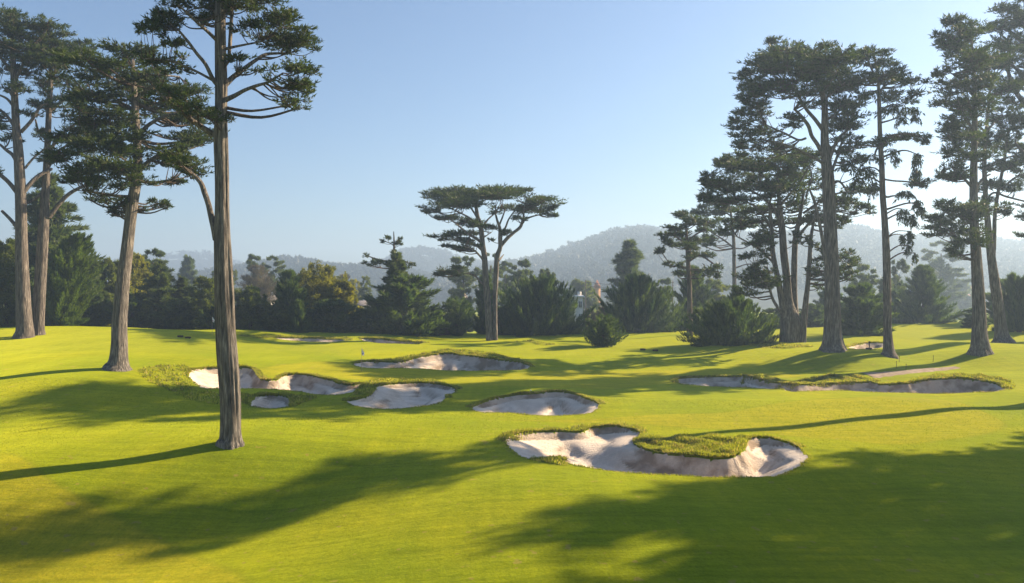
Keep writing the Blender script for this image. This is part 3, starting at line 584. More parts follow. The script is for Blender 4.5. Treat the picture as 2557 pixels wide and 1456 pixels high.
hero('cypress_tree','multi-stemmed pale cypress splitting into many upright limbs above a stout base','tree',96,
 [[(1972,862,50),(1972,845,48),(1973,815,47),(1972,795,42),(1968,760,24),(1964,700,19),(1957,640,18),(1953,578,16),(1948,543,14),(1945,500,10),(1940,450,6)],
  [(1960,805,22,-.3),(1950,760,17,-.5),(1941,715,14,-.6),(1931,670,12,-.7),(1924,630,12,-.7),(1921,578,10,-.8),(1915,520,7,-.9)],
  [(1985,800,22,.3),(1986,749,17,.5),(1988,700,15,.7),(1989,646,14,.7),(1993,598,13,.8),(2005,540,9,.9),(2015,480,6,1)],
  [(2001,863,17,-.5),(2003,820,15,-.5),(2008,760,13,-.6),(2013,715,11,-.6),(2017,646,10,-.7),(2020,600,8,-.7),(2030,540,5,-.8)]],
 [[(1955,802,8,-.6),(1940,780,8,-.8),(1924,756,7,-1),(1912,725,6,-1.3),(1903,700,4,-1.5)],[(1932,672,7,-.7),(1921,653,6),(1890,626,5),(1838,598,3)],[(1950,560,9),(1920,510,7),(1880,480,5),(1830,460,3)],[(1990,600,8),(2020,560,6),(2060,540,4)],[(1948,520,7),(1980,470,5),(1990,430,3)],[(1922,570,7),(1890,530,6),(1850,510,4)],[(1943,480,6),(1900,430,5),(1860,410,3)],[(2005,540,6),(2060,500,5),(2110,490,3)],[(2012,500,5),(2030,440,4),(2010,400,3)],[(2017,660,5),(2045,650,4),(2070,650,3)]],
 [(1882,395,74,11),(1962,388,66,11),(2022,400,46,10),(1810,400,24,5),(1842,425,56,12),(1782,440,28,8),(1930,428,76,14),(2000,440,58,14),(1795,468,46,11),(1872,468,66,12),(1762,490,20,7),(1950,490,54,12),(1830,508,56,10),(1902,528,52,10),(1992,520,52,12),(2042,556,46,12),(1858,556,42,8),(2100,510,52,11),(2132,490,44,11),(2140,528,26,7),(1885,618,36,6),(1862,648,28,7),(1905,600,30,6),(1872,690,44,10),(1892,708,52,11),(1850,680,16,5),(2062,648,38,11),(2112,660,26,8),(2042,690,38,12),(2075,690,30,9),(2120,640,14,6),(1950,560,34,8),(2060,470,44,11),(2095,560,30,9),(2000,600,26,8),(1925,480,50,10)],L=.44,w=.13,dens=.72,sat=5,satz=(-2.2,1.1),full=1.5,seed=31,flute=.05,seg=40,tip=.3,tw=.04)
hero('cypress_tree','broad grey cypress trunk with dense dark crown, left of the forked far right trunk','tree',84,
 [[(2447,878,56),(2447,862,44),(2446,830,36),(2445,780,31),(2442,715,28),(2437,629,24),(2432,540,20),(2431,440,18),(2432,380,15),(2434,274,12),(2432,171,8),(2426,100,5)]],
 [[(2436,560,9),(2410,540,7),(2370,525,5)],[(2432,470,8),(2400,440,6),(2370,420,4)],[(2433,400,8),(2395,370,6),(2360,340,4)],[(2434,330,7),(2400,290,5),(2370,260,4)],[(2433,240,7),(2390,200,5),(2350,185,3)],[(2433,220,6),(2460,180,5),(2480,165,3)],[(2431,170,6),(2400,120,4),(2360,100,3)],[(2437,590,8),(2400,600,6),(2370,590,4)],[(2434,350,8),(2470,320,6),(2490,300,4)],[(2432,470,8),(2460,440,6),(2480,430,4)]],
 [(2380,45,24,6),(2368,60,28,6),(2430,70,48,11),(2340,92,20,7),(2400,95,58,11),(2370,122,36,8),(2440,120,44,11),(2390,168,56,9),(2332,184,22,6),(2440,160,50,11),(2370,200,40,8),(2405,222,58,12),(2425,258,66,14),(2368,246,32,8),(2382,300,48,10),(2430,308,56,12),(2358,330,26,6),(2402,345,56,11),(2378,380,40,9),(2430,388,46,12),(2366,420,30,9),(2402,438,38,10),(2348,425,18,6),(2362,508,32,8),(2402,520,64,10),(2350,540,36,8),(2412,548,56,11),(2338,560,20,6),(2382,578,56,10),(2402,603,46,9),(2366,618,22,6),(2440,528,46,11),(2388,636,16,6),(2325,540,12,4),(2450,200,40,12)],L=.44,w=.12,dens=.85,sat=4,satz=(-2.0,1.0),full=1.45,seed=37,flute=.035,seg=34,tip=.3)
hero('cypress_tree','forked cypress trunk flaring into the slope, rightmost large trunk','tree',96,
 [[(2504,854,54),(2502,840,36),(2499,820,29),(2495,783,26),(2489,740,24),(2483,698,23),(2477,655,20),(2471,610,17),(2467,560,15),(2461,492,12),(2458,400,10),(2465,300,8),(2475,200,5)],
  [(2481,670,12,.2),(2484,630,11,.3),(2488,578,10,.4),(2491,530,9,.5),(2500,470,8,.5),(2515,400,7,.6),(2525,320,5,.6)]],
 [[(2461,500,6),(2480,480,5),(2510,490,5),(2557,503,4)],[(2460,420,6),(2490,400,5),(2520,390,3)],[(2463,330,6),(2440,300,4)],[(2500,470,6),(2540,440,5),(2570,430,3)]],
 [(2480,168,52,12),(2490,228,56,13),(2492,288,56,13),(2482,348,56,13),(2492,418,46,11),(2470,460,38,10),(2500,455,34,8),(2530,470,34,9),(2475,495,26,8),(2510,525,26,7),(2530,410,40,10),(2520,320,44,11),(2500,130,44,11)],L=.46,w=.13,dens=.85,seed=41,flute=.03,tip=.3)
hero('cypress_tree','dark spreading cypress whose crown enters the picture at its right edge','tree',98,
 [[(2640,890,60),(2638,860,46),(2632,780,42),(2622,640,38),(2606,500,34),(2590,380,28),(2578,260,22),(2570,150,15),(2560,60,8)]],
 [[(2585,330,14),(2555,300,12),(2525,262,10),(2505,215,7),(2490,190,4)],[(2580,270,12),(2550,220,9),(2515,190,6)],[(2572,170,9),(2540,130,7),(2505,110,4)],[(2600,460,12),(2560,430,9),(2530,400,6)],[(2612,580,11),(2570,590,8),(2540,600,5)],[(2590,360,11),(2630,320,9),(2680,300,6)],[(2575,200,10),(2620,150,7),(2670,120,5)],[(2566,110,8),(2540,70,6),(2520,50,4)]],
 [(2540,15,34,8),(2572,10,40,12),(2515,58,42,9),(2550,45,46,11),(2545,85,56,13),(2502,108,46,12),(2545,140,58,14),(2540,190,58,14),(2555,240,56,14),(2540,300,52,14),(2555,350,56,14),(2540,395,48,12),(2550,440,44,12),(2552,582,38,9),(2550,630,34,8),(2600,80,70,18),(2620,160,80,20),(2650,240,80,20),(2640,320,80,18),(2650,400,70,18),(2620,480,70,16),(2600,560,60,14),(2535,565,20,6)],L=.40,w=.11,dens=.8,seed=43,flute=.03,tip=.3)
# dark pines and cypresses a little farther back
hero('pine_tree','open dark pine with rounded tufts left of the multi-stemmed cypress','tree',118,
 [[(1722,824,16),(1722,760,13),(1721,690,11),(1718,640,10),(1715,590,8),(1712,545,5),(1705,520,3)]],
 [[(1720,660,5),(1700,650,4),(1685,652,3)],[(1718,640,6),(1745,625,5),(1775,645,4)],[(1716,600,5),(1690,580,4),(1660,570,3)],[(1715,590,5),(1740,570,4),(1765,560,3)],[(1712,550,4),(1725,530,3)],[(1719,660,5),(1750,660,4),(1790,665,3)]],
 [(1700,524,26,7),(1722,540,38,9),(1684,558,36,8),(1742,585,44,8),(1662,588,18,7),(1702,602,40,7),(1655,572,18,5),(1742,622,34,8),(1692,648,28,9),(1764,660,26,10),(1728,668,34,10),(1650,610,14,5),(1785,672,16,10),(1712,570,30,7),(1765,560,20,6)],L=.5,w=.17,dens=.8,seed=51,flute=.02,flare=1,tip=.2,bark=BARK_D)
hero('cypress_tree','hazy pale-trunked cypress standing behind the multi-stemmed one','tree',134,
 [[(1836,812,12),(1835,760,11),(1834,700,10),(1833,640,9),(1832,580,8),(1826,520,6),(1815,460,4)]],
 [[(1833,600,5),(1810,580,4),(1780,560,3)],[(1831,570,5),(1850,540,4),(1870,530,3)],[(1826,520,4),(1795,490,3)],[(1834,650,4),(1865,640,3),(1890,640,3)]],
 [(1780,445,26,10),(1762,470,22,9),(1800,480,44,10),(1785,510,40,9),(1770,535,30,8),(1830,500,40,10),(1800,560,30,7),(1775,570,20,6),(1855,545,34,8),(1765,590,16,5),(1880,590,24,6),(1757,505,18,7)],L=.55,w=.18,dens=.8,seed=53,flute=.02,flare=1)
# ------------------------------------------------------------------ generated trees and bushes
def profile(kind,h):
    if kind=='dome': return np.sqrt(np.clip(1-((h-.30)/.72)**2,0,1))
    if kind=='cone': return np.clip(1-h,0,1)**.75*np.clip(.55+h*4,0,1)+.04
    if kind=='egg': return np.sqrt(np.clip(1-((h-.42)/.6)**2,0,1))
    if kind=='fan': return np.clip(.35+h*1.3,0,1)*np.sqrt(np.clip(1-((h-.45)/.57)**2,0,1))
    return np.ones_like(h)
def shrub_mesh(kind,H,R,nf,nb,L,w,rise,rng,thick=.16,up=.35,inner=.35,lean=0,spread=.35,flat=.8,jit=.16):
    """foliage of one bush or full-skirted tree in local coordinates"""
    m=MB(); tw=MB()
    h=rng.uniform(0,1,nf)**.9; ph=rng.uniform(0,2*np.pi,nf); lob=1+.16*np.sin(ph*3+rng.uniform(0,6)+h*3)+.1*np.sin(ph*5+h*7)
    r=profile(kind,h)*R*lob*(1+rng.normal(0,jit,nf))
    P1=np.stack([np.cos(ph)*r,np.sin(ph)*r,h*H],1)
    k=rng.uniform(inner*.4,inner*1.4,nf); P0=P1*k[:,None]; P0[:,2]=np.clip(P1[:,2]-rise*r*(1-k)*1.0,0.02*H,None)
    s=R*thick
    fingers(m,P0,P1,s*rng.uniform(.6,1.2,nf),nb,L,w,up,rng,0,None,spread,flat)
    # inner mass
    n2=nf//2; h=rng.uniform(.02,.85,n2); ph=rng.uniform(0,6.28,n2); r=profile(kind,h)*R*rng.uniform(.3,.75,n2)
    P1=np.stack([np.cos(ph)*r,np.sin(ph)*r,h*H],1); P0=P1*np.array([.5,.5,.8])
    fingers(m,P0,P1,s*1.5,nb,L,w,up,rng,0,None,.6,flat)
    if lean:
        for V in m.v: V[:,0]+=lean*V[:,2]
    return m,tw
KIND={}
def proto(key,kind,H,R,nf,nb,L,w,rise,fol,trunk=(.25,.9),seed=1,**k):
    KIND[key]=dict(kind=kind,H=H,R=R,nf=nf,nb=nb,L=L,w=w,rise=rise,fol=fol,trunk=trunk,seed=seed,k=k,n=0,src=[])
proto("frond","dome",6,5.5,170,110,.75,.13,1.2,FOL_BUSH,(.35,.5),61,thick=.085,up=1.0,spread=.22,inner=.5,jit=.2)
proto("frondcone","cone",9,5,190,100,.75,.13,.85,FOL_BUSH,(.3,.8),62,thick=.09,up=.7,spread=.25,jit=.24)
proto("conifer","cone",13,5,170,130,.6,.16,.1,FOL_CON,(.3,.9),63,thick=.13,up=.25,jit=.26,flat=.5)
proto("dark","dome",8,5,130,160,.6,.16,.5,FOL_BUSH,(.3,.6),64,thick=.15,up=.45,jit=.22)
proto('mid','egg',8,4.5,130,150,.45,.16,.15,FOL_MID,(.3,.6),75,thick=.2,up=.25,spread=.7,flat=.9,inner=.65,jit=.2)
proto('round','egg',8,4.5,150,140,.4,.16,.1,FOL_YEL,(.3,.6),65,thick=.23,up=.2,spread=.8,flat=1,inner=.7)
proto("pine","egg",12,5,75,170,.6,.18,.25,FOL_CON,(.3,.85),66,thick=.2,up=.3,spread=.6,inner=.6,jit=.24,flat=.6)
proto('bright','egg',10,4.5,240,100,.5,.13,.9,FOL_BRI,(.35,.7),67,thick=.13,up=.8,spread=.3,lean=.18)
proto('twiggy','egg',8,5,200,60,.6,.07,.6,FOL_BRN,(.3,.7),68,thick=.18,up=.5,spread=.5)
proto('openbush','fan',4,3,110,75,.38,.09,.7,FOL_BUSH,(.25,.6),69,thick=.11,up=.5,spread=.4,inner=.3)
def plant(key,px,top,d,hw,label,group=None,name=None,cat='tree',squash=1.0,wide=None,y_py=None):
    K=KIND[key]; x,y=(px-CX)/FP*d,d
    bz=gz(x,y); zt=CAMZ-(top-CY)/FP*d; H=max(1.0,zt-bz); R=hw/FP*d
    if K['n']%3==0 or K['n']<2:
        rng=np.random.default_rng(K['seed']*10+K['n']); f=(H*R)/(K['H']*K['R'])
        q=int(np.clip(f**.5,.7,1.5)*K['nf'])
        m,_=shrub_mesh(K['kind'],H,R,q,K['nb'],K['L'],K['w'],K['rise'],rng,**K['k'])
        root=empty(name or 'tree',(x,y,bz-.1)); cr=m.build('crown',K['fol'],root)
        t=MB(); ln=K['k'].get('lean',0)
        tr,th=K['trunk']; hh=H*th
        tube(t,[(0,0,-.3),(ln*hh*.4,0,hh*.4),(ln*hh,0,hh)],[tr,tr*.7,tr*.25],10,.04,0,5,rng)
        for i in range(7):
            a=rng.uniform(0,6.28); z0=hh*rng.uniform(.15,.8); l=R*rng.uniform(.35,.7)
            tube(t,[(ln*z0,0,z0),(ln*z0+math.cos(a)*l*.5,math.sin(a)*l*.5,z0+l*.2),(ln*z0+math.cos(a)*l,math.sin(a)*l,z0+l*.5)],[.09,.06,.02],5,sub=3,rng=rng)
        t.build('trunk',BARK_D,root)
        K['src'].append((root,H,R))
    else:
        # closest existing shape, scaled and turned
        src,h0,r0=min(K['src'],key=lambda s:abs(math.log((H/R)/(s[1]/s[2])))+.3*abs(math.log(H/s[1])))
        root=src.copy(); COL.objects.link(root)
        for ch in list(src.children):
            c=ch.copy(); COL.objects.link(c); c.parent=root
        root.location=(x,y,bz-.1); root.scale=(R/r0,R/r0,H/h0)
        if not K['k'].get('lean'): root.rotation_euler=(0,0,1.3+K['n']*2.1)
        if name: root.name=name
        if 'group' in root: del root['group']
    K['n']+=1
    tag(root,label,cat,group); return root
B='bush'
plant('frond',1345,690,125,100,'huge dome of spiky fronds right of the two-stemmed cypress',cat=B,name='cypress_bush')
plant('frond',1590,690,128,80,'tall spiky bush, middle one right of the white building',cat=B,name='cypress_bush')
plant('frondcone',1732,668,134,72,'pointed hazy bush directly below the open dark pine',cat=B,name='cypress_bush')
plant('openbush',1505,786,101,52,'small ragged bush alone on the lawn before the tree belt',cat=B,name='cypress_bush')
plant('frond',1828,745,99,100,'wide low dark bush left of the multi-stemmed cypress base',cat=B,name='cypress_bush')
plant('frondcone',1840,722,101,40,'narrow pointed shoot rising behind the wide low dark bush',cat=B,name='cypress_bush')
plant('dark',2150,712,108,58,'rounded dark bush between the massive trunk and the slim drooping cypress',cat=B,name='cypress_bush')
plant('frondcone',2306,665,128,80,'broad spiky bush on the right rise, between drooping cypress and dense crown',cat=B,name='cypress_bush')
plant('pine',2163,652,150,36,'hazy pine behind the rounded bush at the right',name='pine_tree')
plant('pine',2245,650,156,28,'hazy pine just right of the slim drooping trunk',name='pine_tree')
plant('conifer',2210,690,142,40,'dull conifer behind the slim drooping trunk',name='conifer_tree')
plant('dark',2235,725,135,36,'low bush at the left foot of the broad spiky bush',cat=B,name='cypress_bush')
plant('frond',2545,688,108,55,'dark spreading bush at the right picture edge behind the forked trunk',cat=B,name='cypress_bush')
plant('dark',2432,770,118,30,'small dark bush hidden behind the broad grey trunk at right',cat=B,name='cypress_bush')
plant('dark',2500,700,126,34,'bush seen behind the forked trunk at right',cat=B,name='cypress_bush')
plant('dark',2030,760,128,40,'shaded bush behind the stout multi-stemmed base',cat=B,name='cypress_bush')
plant('dark',1935,770,130,44,'shaded bush between the low wide bush and the multi-stemmed base',cat=B,name='cypress_bush')
plant('dark',2075,720,136,44,'shaded bush seen behind the massive grey trunk',cat=B,name='cypress_bush')
plant('conifer',990,632,118,66,'conical dark conifer with ivy-like skirt left of the two-stemmed cypress',name='conifer_tree')
plant('dark',1015,690,117,92,'lower skirt of dense foliage around the conical dark conifer',cat=B,name='conifer_bush')
plant('openbush',1142,742,119,50,'brownish ragged bush with arching shoots left of the two slim trunks',cat=B,name='cypress_bush')
plant('dark',1212,690,124,26,'narrow dark bush filling the gap behind the two slim trunks',cat=B,name='cypress_bush')
plant('twiggy',1100,790,122,40,'low reddish brown shrub under the conical conifer',cat=B,name='brown_shrub')
plant('round',800,664,122,68,'round-lobed tree with sunlit yellow-green tops left of the conical conifer',name='leafy_tree')
plant('round',858,705,121,40,'smaller round-lobed tree leaning against the yellow-topped one',name='leafy_tree')
plant('frondcone',722,680,114,66,'pointed grey-green conifer with a spiky top right of the front trunk',name='conifer_tree')
plant('frondcone',745,750,111,36,'small spiky conifer in front of the pointed grey-green one',name='conifer_tree')
plant('mid',625,720,112,44,'dark bush directly right of the front trunk',cat=B,name='cypress_bush')
plant('twiggy',645,664,160,52,'bare purplish twiggy tree in haze right of the front trunk',name='bare_tree')
plant('pine',632,638,182,26,'hazy pine peeking above the bare purplish tree',name='pine_tree')
plant('pine',682,636,186,34,'wider hazy pine above the bare purplish tree',name='pine_tree')
plant('mid',515,694,110,46,'leafy dark tree left of the front trunk behind the far flag',name='leafy_tree')
plant('conifer',455,690,114,36,'thin dark conifer right of the airy layered one',name='conifer_tree')
plant('conifer',400,655,112,56,'airy layered conifer between leaning trunk and front trunk',name='conifer_tree')
plant('pine',382,615,140,40,'taller hazy pine behind the airy layered conifer',name='pine_tree')
plant('round',338,640,122,42,'sunlit yellow-green tree behind the leaning cypress trunk',name='leafy_tree')
plant('mid',282,650,118,40,'dark tree just left of the leaning cypress trunk',name='leafy_tree')
plant('conifer',235,645,114,36,'slim dark conifer next to the bright leaning tree',name='conifer_tree')
plant('dark',205,700,110,52,'low dark bush right of the bright leaning tree',cat=B,name='cypress_bush')
plant('conifer',120,440,116,118,'large dark layered conifer filling the space behind the close pair',name='conifer_tree')
plant('bright',150,585,104,66,'bright green leaning tree in front of the large layered conifer',name='leafy_tree')
plant('mid',15,600,103,50,'dark bushy tree at the far left picture edge',name='leafy_tree')
plant('dark',330,735,112,60,'dense low bush under the yellow-green tree',cat=B,name='cypress_bush')
plant('dark',440,750,110,52,'dense low bush under the thin dark conifer',cat=B,name='cypress_bush')
plant('dark',545,745,111,40,'dense low bush behind the far flag',cat=B,name='cypress_bush')
plant('mid',690,765,113,48,'dense low bush at the foot of the pointed grey-green conifer',cat=B,name='cypress_bush')
plant('dark',830,752,116,56,'dense low bush under the yellow-topped round tree',cat=B,name='cypress_bush')
plant('dark',915,775,118,38,'dense low bush left of the conical conifer skirt',cat=B,name='cypress_bush')
plant('dark',1265,770,127,40,'low shaded bush at the right foot of the two slim trunks',cat=B,name='cypress_bush')
plant('pine',1157,632,168,42,'hazy pine behind the lowest branch of the two-stemmed cypress',name='pine_tree')
plant('pine',1225,628,176,34,'hazy pine behind the two slim trunks',name='pine_tree')
plant('pine',1302,642,170,38,'hazy pine right of the two slim trunks',name='pine_tree')
plant('pine',1262,655,186,26,'smaller hazy pine between two slim trunks and next pine',name='pine_tree')
plant('pine',1362,672,178,30,'low hazy pine above the huge dome bush',name='pine_tree')
plant('conifer',1372,680,160,10,'thin spire conifer tip above the huge dome bush',name='conifer_tree')
plant('conifer',1572,604,176,84,'large hazy blue-green conifer behind the middle spiky bush',name='conifer_tree')
plant('pine',1655,690,170,36,'low hazy tree between the large hazy conifer and pointed bush',name='pine_tree')
plant('mid',1450,702,240,44,'distant hazy hedge-like tree beneath the power lines',name='leafy_tree')
plant('twiggy',1472,772,140,22,'brown leafless shrub glowing in the sun behind the small ragged bush',cat=B,name='brown_shrub')
plant('twiggy',1508,770,141,22,'larger brown leafless shrub behind the small ragged bush, right one',cat=B,name='brown_shrub')
plant('round',885,700,210,24,'small autumn-tinged tree above the white house',name='leafy_tree')
plant('mid',912,690,205,16,'small dark tree right above the white house',name='leafy_tree')
plant('twiggy',860,686,240,36,'distant bare twiggy tree behind the yellow-topped tree',name='bare_tree')
plant('mid',1780,700,160,50,'hazy tree behind the pointed bush and wide low bush',name='leafy_tree')
plant('pine',2350,600,250,52,'distant hazy pine on the right hillside above the spiky bush',name='pine_tree')
plant('mid',2400,700,330,30,'hazy tree above the hillside houses',name='leafy_tree')
plant('conifer',470,640,230,40,'hazy tree in the far left valley',name='leafy_tree')
plant('mid',560,670,210,40,'hazy tree behind the front trunk in the valley',name='leafy_tree')
# bare top of the conical conifer
hero('bare_tree','leafless spindly treetop sticking out above the conical dark conifer','tree',119,
 [[(988,830,12),(986,760,10),(985,700,8),(984,640,6),(984,600,4),(983,577,2)]],
 [[(984,655,5),(960,650,4),(930,642,3),(909,634,2)],[(984,640,4),(1005,650,3),(1030,658,2)],[(984,612,3),(970,604,2),(952,600,2)],[(984,605,3),(994,596,2),(1000,590,2)],[(985,670,4),(955,668,3),(925,662,2)]],
 [(962,590,10,4),(955,603,9,4),(972,596,8,3),(992,606,12,4),(1000,596,6,4),(914,638,10,5),(908,655,8,5),(935,650,14,5),(960,655,22,6),(1015,658,20,6),(985,628,10,4),(925,662,10,4)],L=.36,w=.12,dens=.42,seed=71,flute=.02,flare=.5,tw=.03)
# tall cypresses standing outside the right edge; their shadows cross the lawn
SA=math.radians(SUN_AZ); SD=np.array([math.sin(SA),math.cos(SA)])
def roadside(x,y,H,hb,R,label,seed,npad=22,lean=(0,0)):
    rng=np.random.default_rng(seed); bz=gz(x,y); root=empty('cypress_tree',(x,y,bz)); tag(root,label,'tree','tall cypresses beyond the right picture edge')
    P=np.array([[lean[0]*t*H+rng.normal(0,.15),lean[1]*t*H+rng.normal(0,.15),t*H] for t in np.linspace(0,1,8)]); P[0]=[0,0,-.4]
    Rr=np.linspace(.75,.12,8); Rr[0]=1.2; m=MB(); tube(m,P,Rr,20,.03,2,5,rng); m.build('trunk',BARK,root,None,True)
    pads=[];SP=[P];SR=[Rr]
    for i in range(npad):
        h=rng.uniform(hb,H)/H; k=1-abs((h-(hb/H+1)/2)/((1-hb/H)/2+.05))*.5
        a=rng.uniform(0,6.28); r=R*k*rng.uniform(.15,.8); c=np.array([lean[0]*h*H+math.cos(a)*r,lean[1]*h*H+math.sin(a)*r,h*H])
        rr=R*rng.uniform(.3,.5); pads.append((c,(rr,rr,rr*.4)))
        if i%4==0:
            b=np.array([lean[0]*h*H,lean[1]*h*H,(h*H)-r*.7]); m=MB(); tube(m,[b,(b+c)/2-np.array([0,0,.3]),c],[.25,.16,.08],8,.02,0,4,rng); m.build('limb',BARK,root,None,True)
    cr=MB(); tw=MB(); gauge(cr,tw,pads,(np.vstack(SP),np.concatenate(SR)),.6,.2,.95,rng)
    cr.build('crown',FOL_CYP,root); tw.build('branchwork',BARK_D,root); return root
roadside(48,66,39.4,22.6,4.2,'slender cypress whose bare trunk stands just past the right picture edge',101,54)
roadside(66,62,32.5,12,5.6,'broad cypress past the right picture edge, farthest of the four broad ones',102,42)
roadside(57,56,28.7,11,6.0,'low spreading cypress past the right picture edge, between the slender and the tall broad one',105,40)
roadside(64,55,33.7,10,6.0,'tall broad cypress past the right picture edge',103,40)
roadside(60,50,31.5,6.5,7.6,'short broad cypress nearest the viewpoint past the right picture edge',104,46)
# ------------------------------------------------------------------ hills and far woods
HILL=[('right',1100,650,[(900,760),(1000,735),(1100,700),(1200,672),(1310,655),(1400,632),(1460,612),(1530,583),(1590,574),(1660,582),(1750,596),(1850,590),(1950,588),(2050,578),(2110,573),(2160,576),(2230,596),(2290,598),(2360,600),(2440,606),(2557,612),(2800,640)]),
 ('middle',1350,400,[(780,720),(860,690),(930,668),(1000,632),(1050,627),(1110,634),(1180,656),(1250,664),(1320,690),(1450,720)]),
 ('left low',900,300,[(300,700),(440,690),(520,682),(590,668),(640,658),(700,648),(760,650),(830,664),(900,668),(960,664),(1040,680),(1150,710)]),
 ('far left',1650,300,[(-300,690),(0,680),(300,650),(430,640),(490,634),(540,638),(600,662),(700,690),(800,720)])]
MH=mat('hill_scrub',(.028,.038,.024),.95,.1,(.03,.3))
rh=np.random.default_rng(91)
HM=MB(); FW=MB()
def hz(h,px,d):
    D,Wf,prof=h[1],h[2],h[3]; pp=np.interp(px,[a for a,_ in prof],[b for _,b in prof])
    zt=CAMZ-(pp-CY)/FP*D-9; s=smooth((d-(D-Wf))/Wf); return -2.5+(zt+2.5)*s+1.2*np.sin(px*.03+d*.02)*s
for h in HILL:
    D,Wf,prof=h[1],h[2],h[3]; us=np.linspace(prof[0][0]-150,prof[-1][0]+150,110); vs=np.concatenate([np.linspace(D-Wf,D,26),D+np.array([20,40,60])])
    U,V=np.meshgrid(us,vs); Zh=hz(h,U,np.minimum(V,D))-np.clip(V-D,0,None)*.35
    edge=smooth((U-us[0])/150)*smooth((us[-1]-U)/150); Zh=-3.2+(Zh+3.2)*edge
    n,m_=U.shape; i=np.arange(n*m_).reshape(n,m_)
    HM.add(np.stack([(U-CX)/FP*V,V,Zh],-1).reshape(-1,3),np.stack([i[:-1,:-1],i[:-1,1:],i[1:,1:],i[1:,:-1]],-1).reshape(-1,4))
    # woods
    nt={'right':4500,'middle':1600,'left low':1500,'far left':900}[h[0]]
    px=rh.uniform(prof[0][0],prof[-1][0],nt); dd=D-Wf*.8*rh.uniform(0,1,nt)**1.6
    nr=nt//5; px[:nr]=rh.uniform(prof[0][0],prof[-1][0],nr); dd[:nr]=D-rh.uniform(0,14,nr)
    keep=~((px>2330)&(dd<620)&(h[0]=='right')); px=px[keep]; dd=dd[keep]
    z=hz(h,px,dd); H=rh.uniform(7,14,len(px))*(D/1000)**.6
    x=(px-CX)/FP*dd; c=np.stack([x,dd,z],1); k=9; ix=np.repeat(np.arange(len(px)),k)
    ph=rh.uniform(0,6.28,len(ix)); hh=rh.uniform(.3,1,len(ix)); rr=H[ix]*.42*np.sqrt(np.clip(1-((hh-.6)/.45)**2,.05,1))*rh.uniform(.4,1,len(ix))
    P1=c[ix]+np.stack([np.cos(ph)*rr,np.sin(ph)*rr,hh*H[ix]],1); P0_=c[ix]+np.stack([np.cos(ph)*rr*.2,np.sin(ph)*rr*.2,(hh-.15)*H[ix]],1)
    tn=np.clip(rh.uniform(.3,.7,len(px))[ix],.11,1)
    fingers(FW,P0_,P1,H[ix]*.16,7,3.0,2.1,.3,rh,0,tn,.7,1)
tag(HM.build('hills',MH,smoothf=True),kind='structure')
tag(FW.build('far_woods',FOL_FAR),'wooded slopes fading into blue haze','woods',kind='stuff')
# row of taller trees on the right hill's skyline
for i,(px,dz,hh_) in enumerate([(1345,0,11),(1372,0,13),(1408,2,12),(1424,3,14),(1462,0,12),(1483,2,13),(1512,0,12),(1541,2,11),(1455,2,10)]):
    h=HILL[0]; d=h[1]-4; x=(px-CX)/FP*d; z=float(hz(h,np.array([px]),np.array([d]))[0])
    if i==0:
        rr=np.random.default_rng(5); sk=empty('eucalyptus_tree',(x,d,z)); m=MB()
        n=14; a=rr.uniform(0,6.28,n); P1=np.stack([np.cos(a)*3*rr.uniform(.2,1,n),np.sin(a)*3,rr.uniform(7,12,n)],1); fingers(m,P1*[.5,.5,.85],P1,1.4,60,1.3,.7,.3,rr,0,None,.7,1)
        m.build('crown',FOL_FAR,sk); t=MB(); tube(t,[(0,0,-1),(.2,0,5),(0,.3,10)],[.4,.3,.15],6,sub=3); t.build('trunk',BARK_D,sk); r=sk
    else:
        r=sk.copy(); COL.objects.link(r)
        for ch in sk.children: c=ch.copy(); COL.objects.link(c); c.parent=r
        r.location=(x,d,z); r.rotation_euler=(0,0,i*1.7)
    r.scale=(hh_/8.5,)*3; tag(r,'tall slim eucalyptus standing out on the ridge of the wooded right hill','tree','eucalyptus trees on the right ridge')
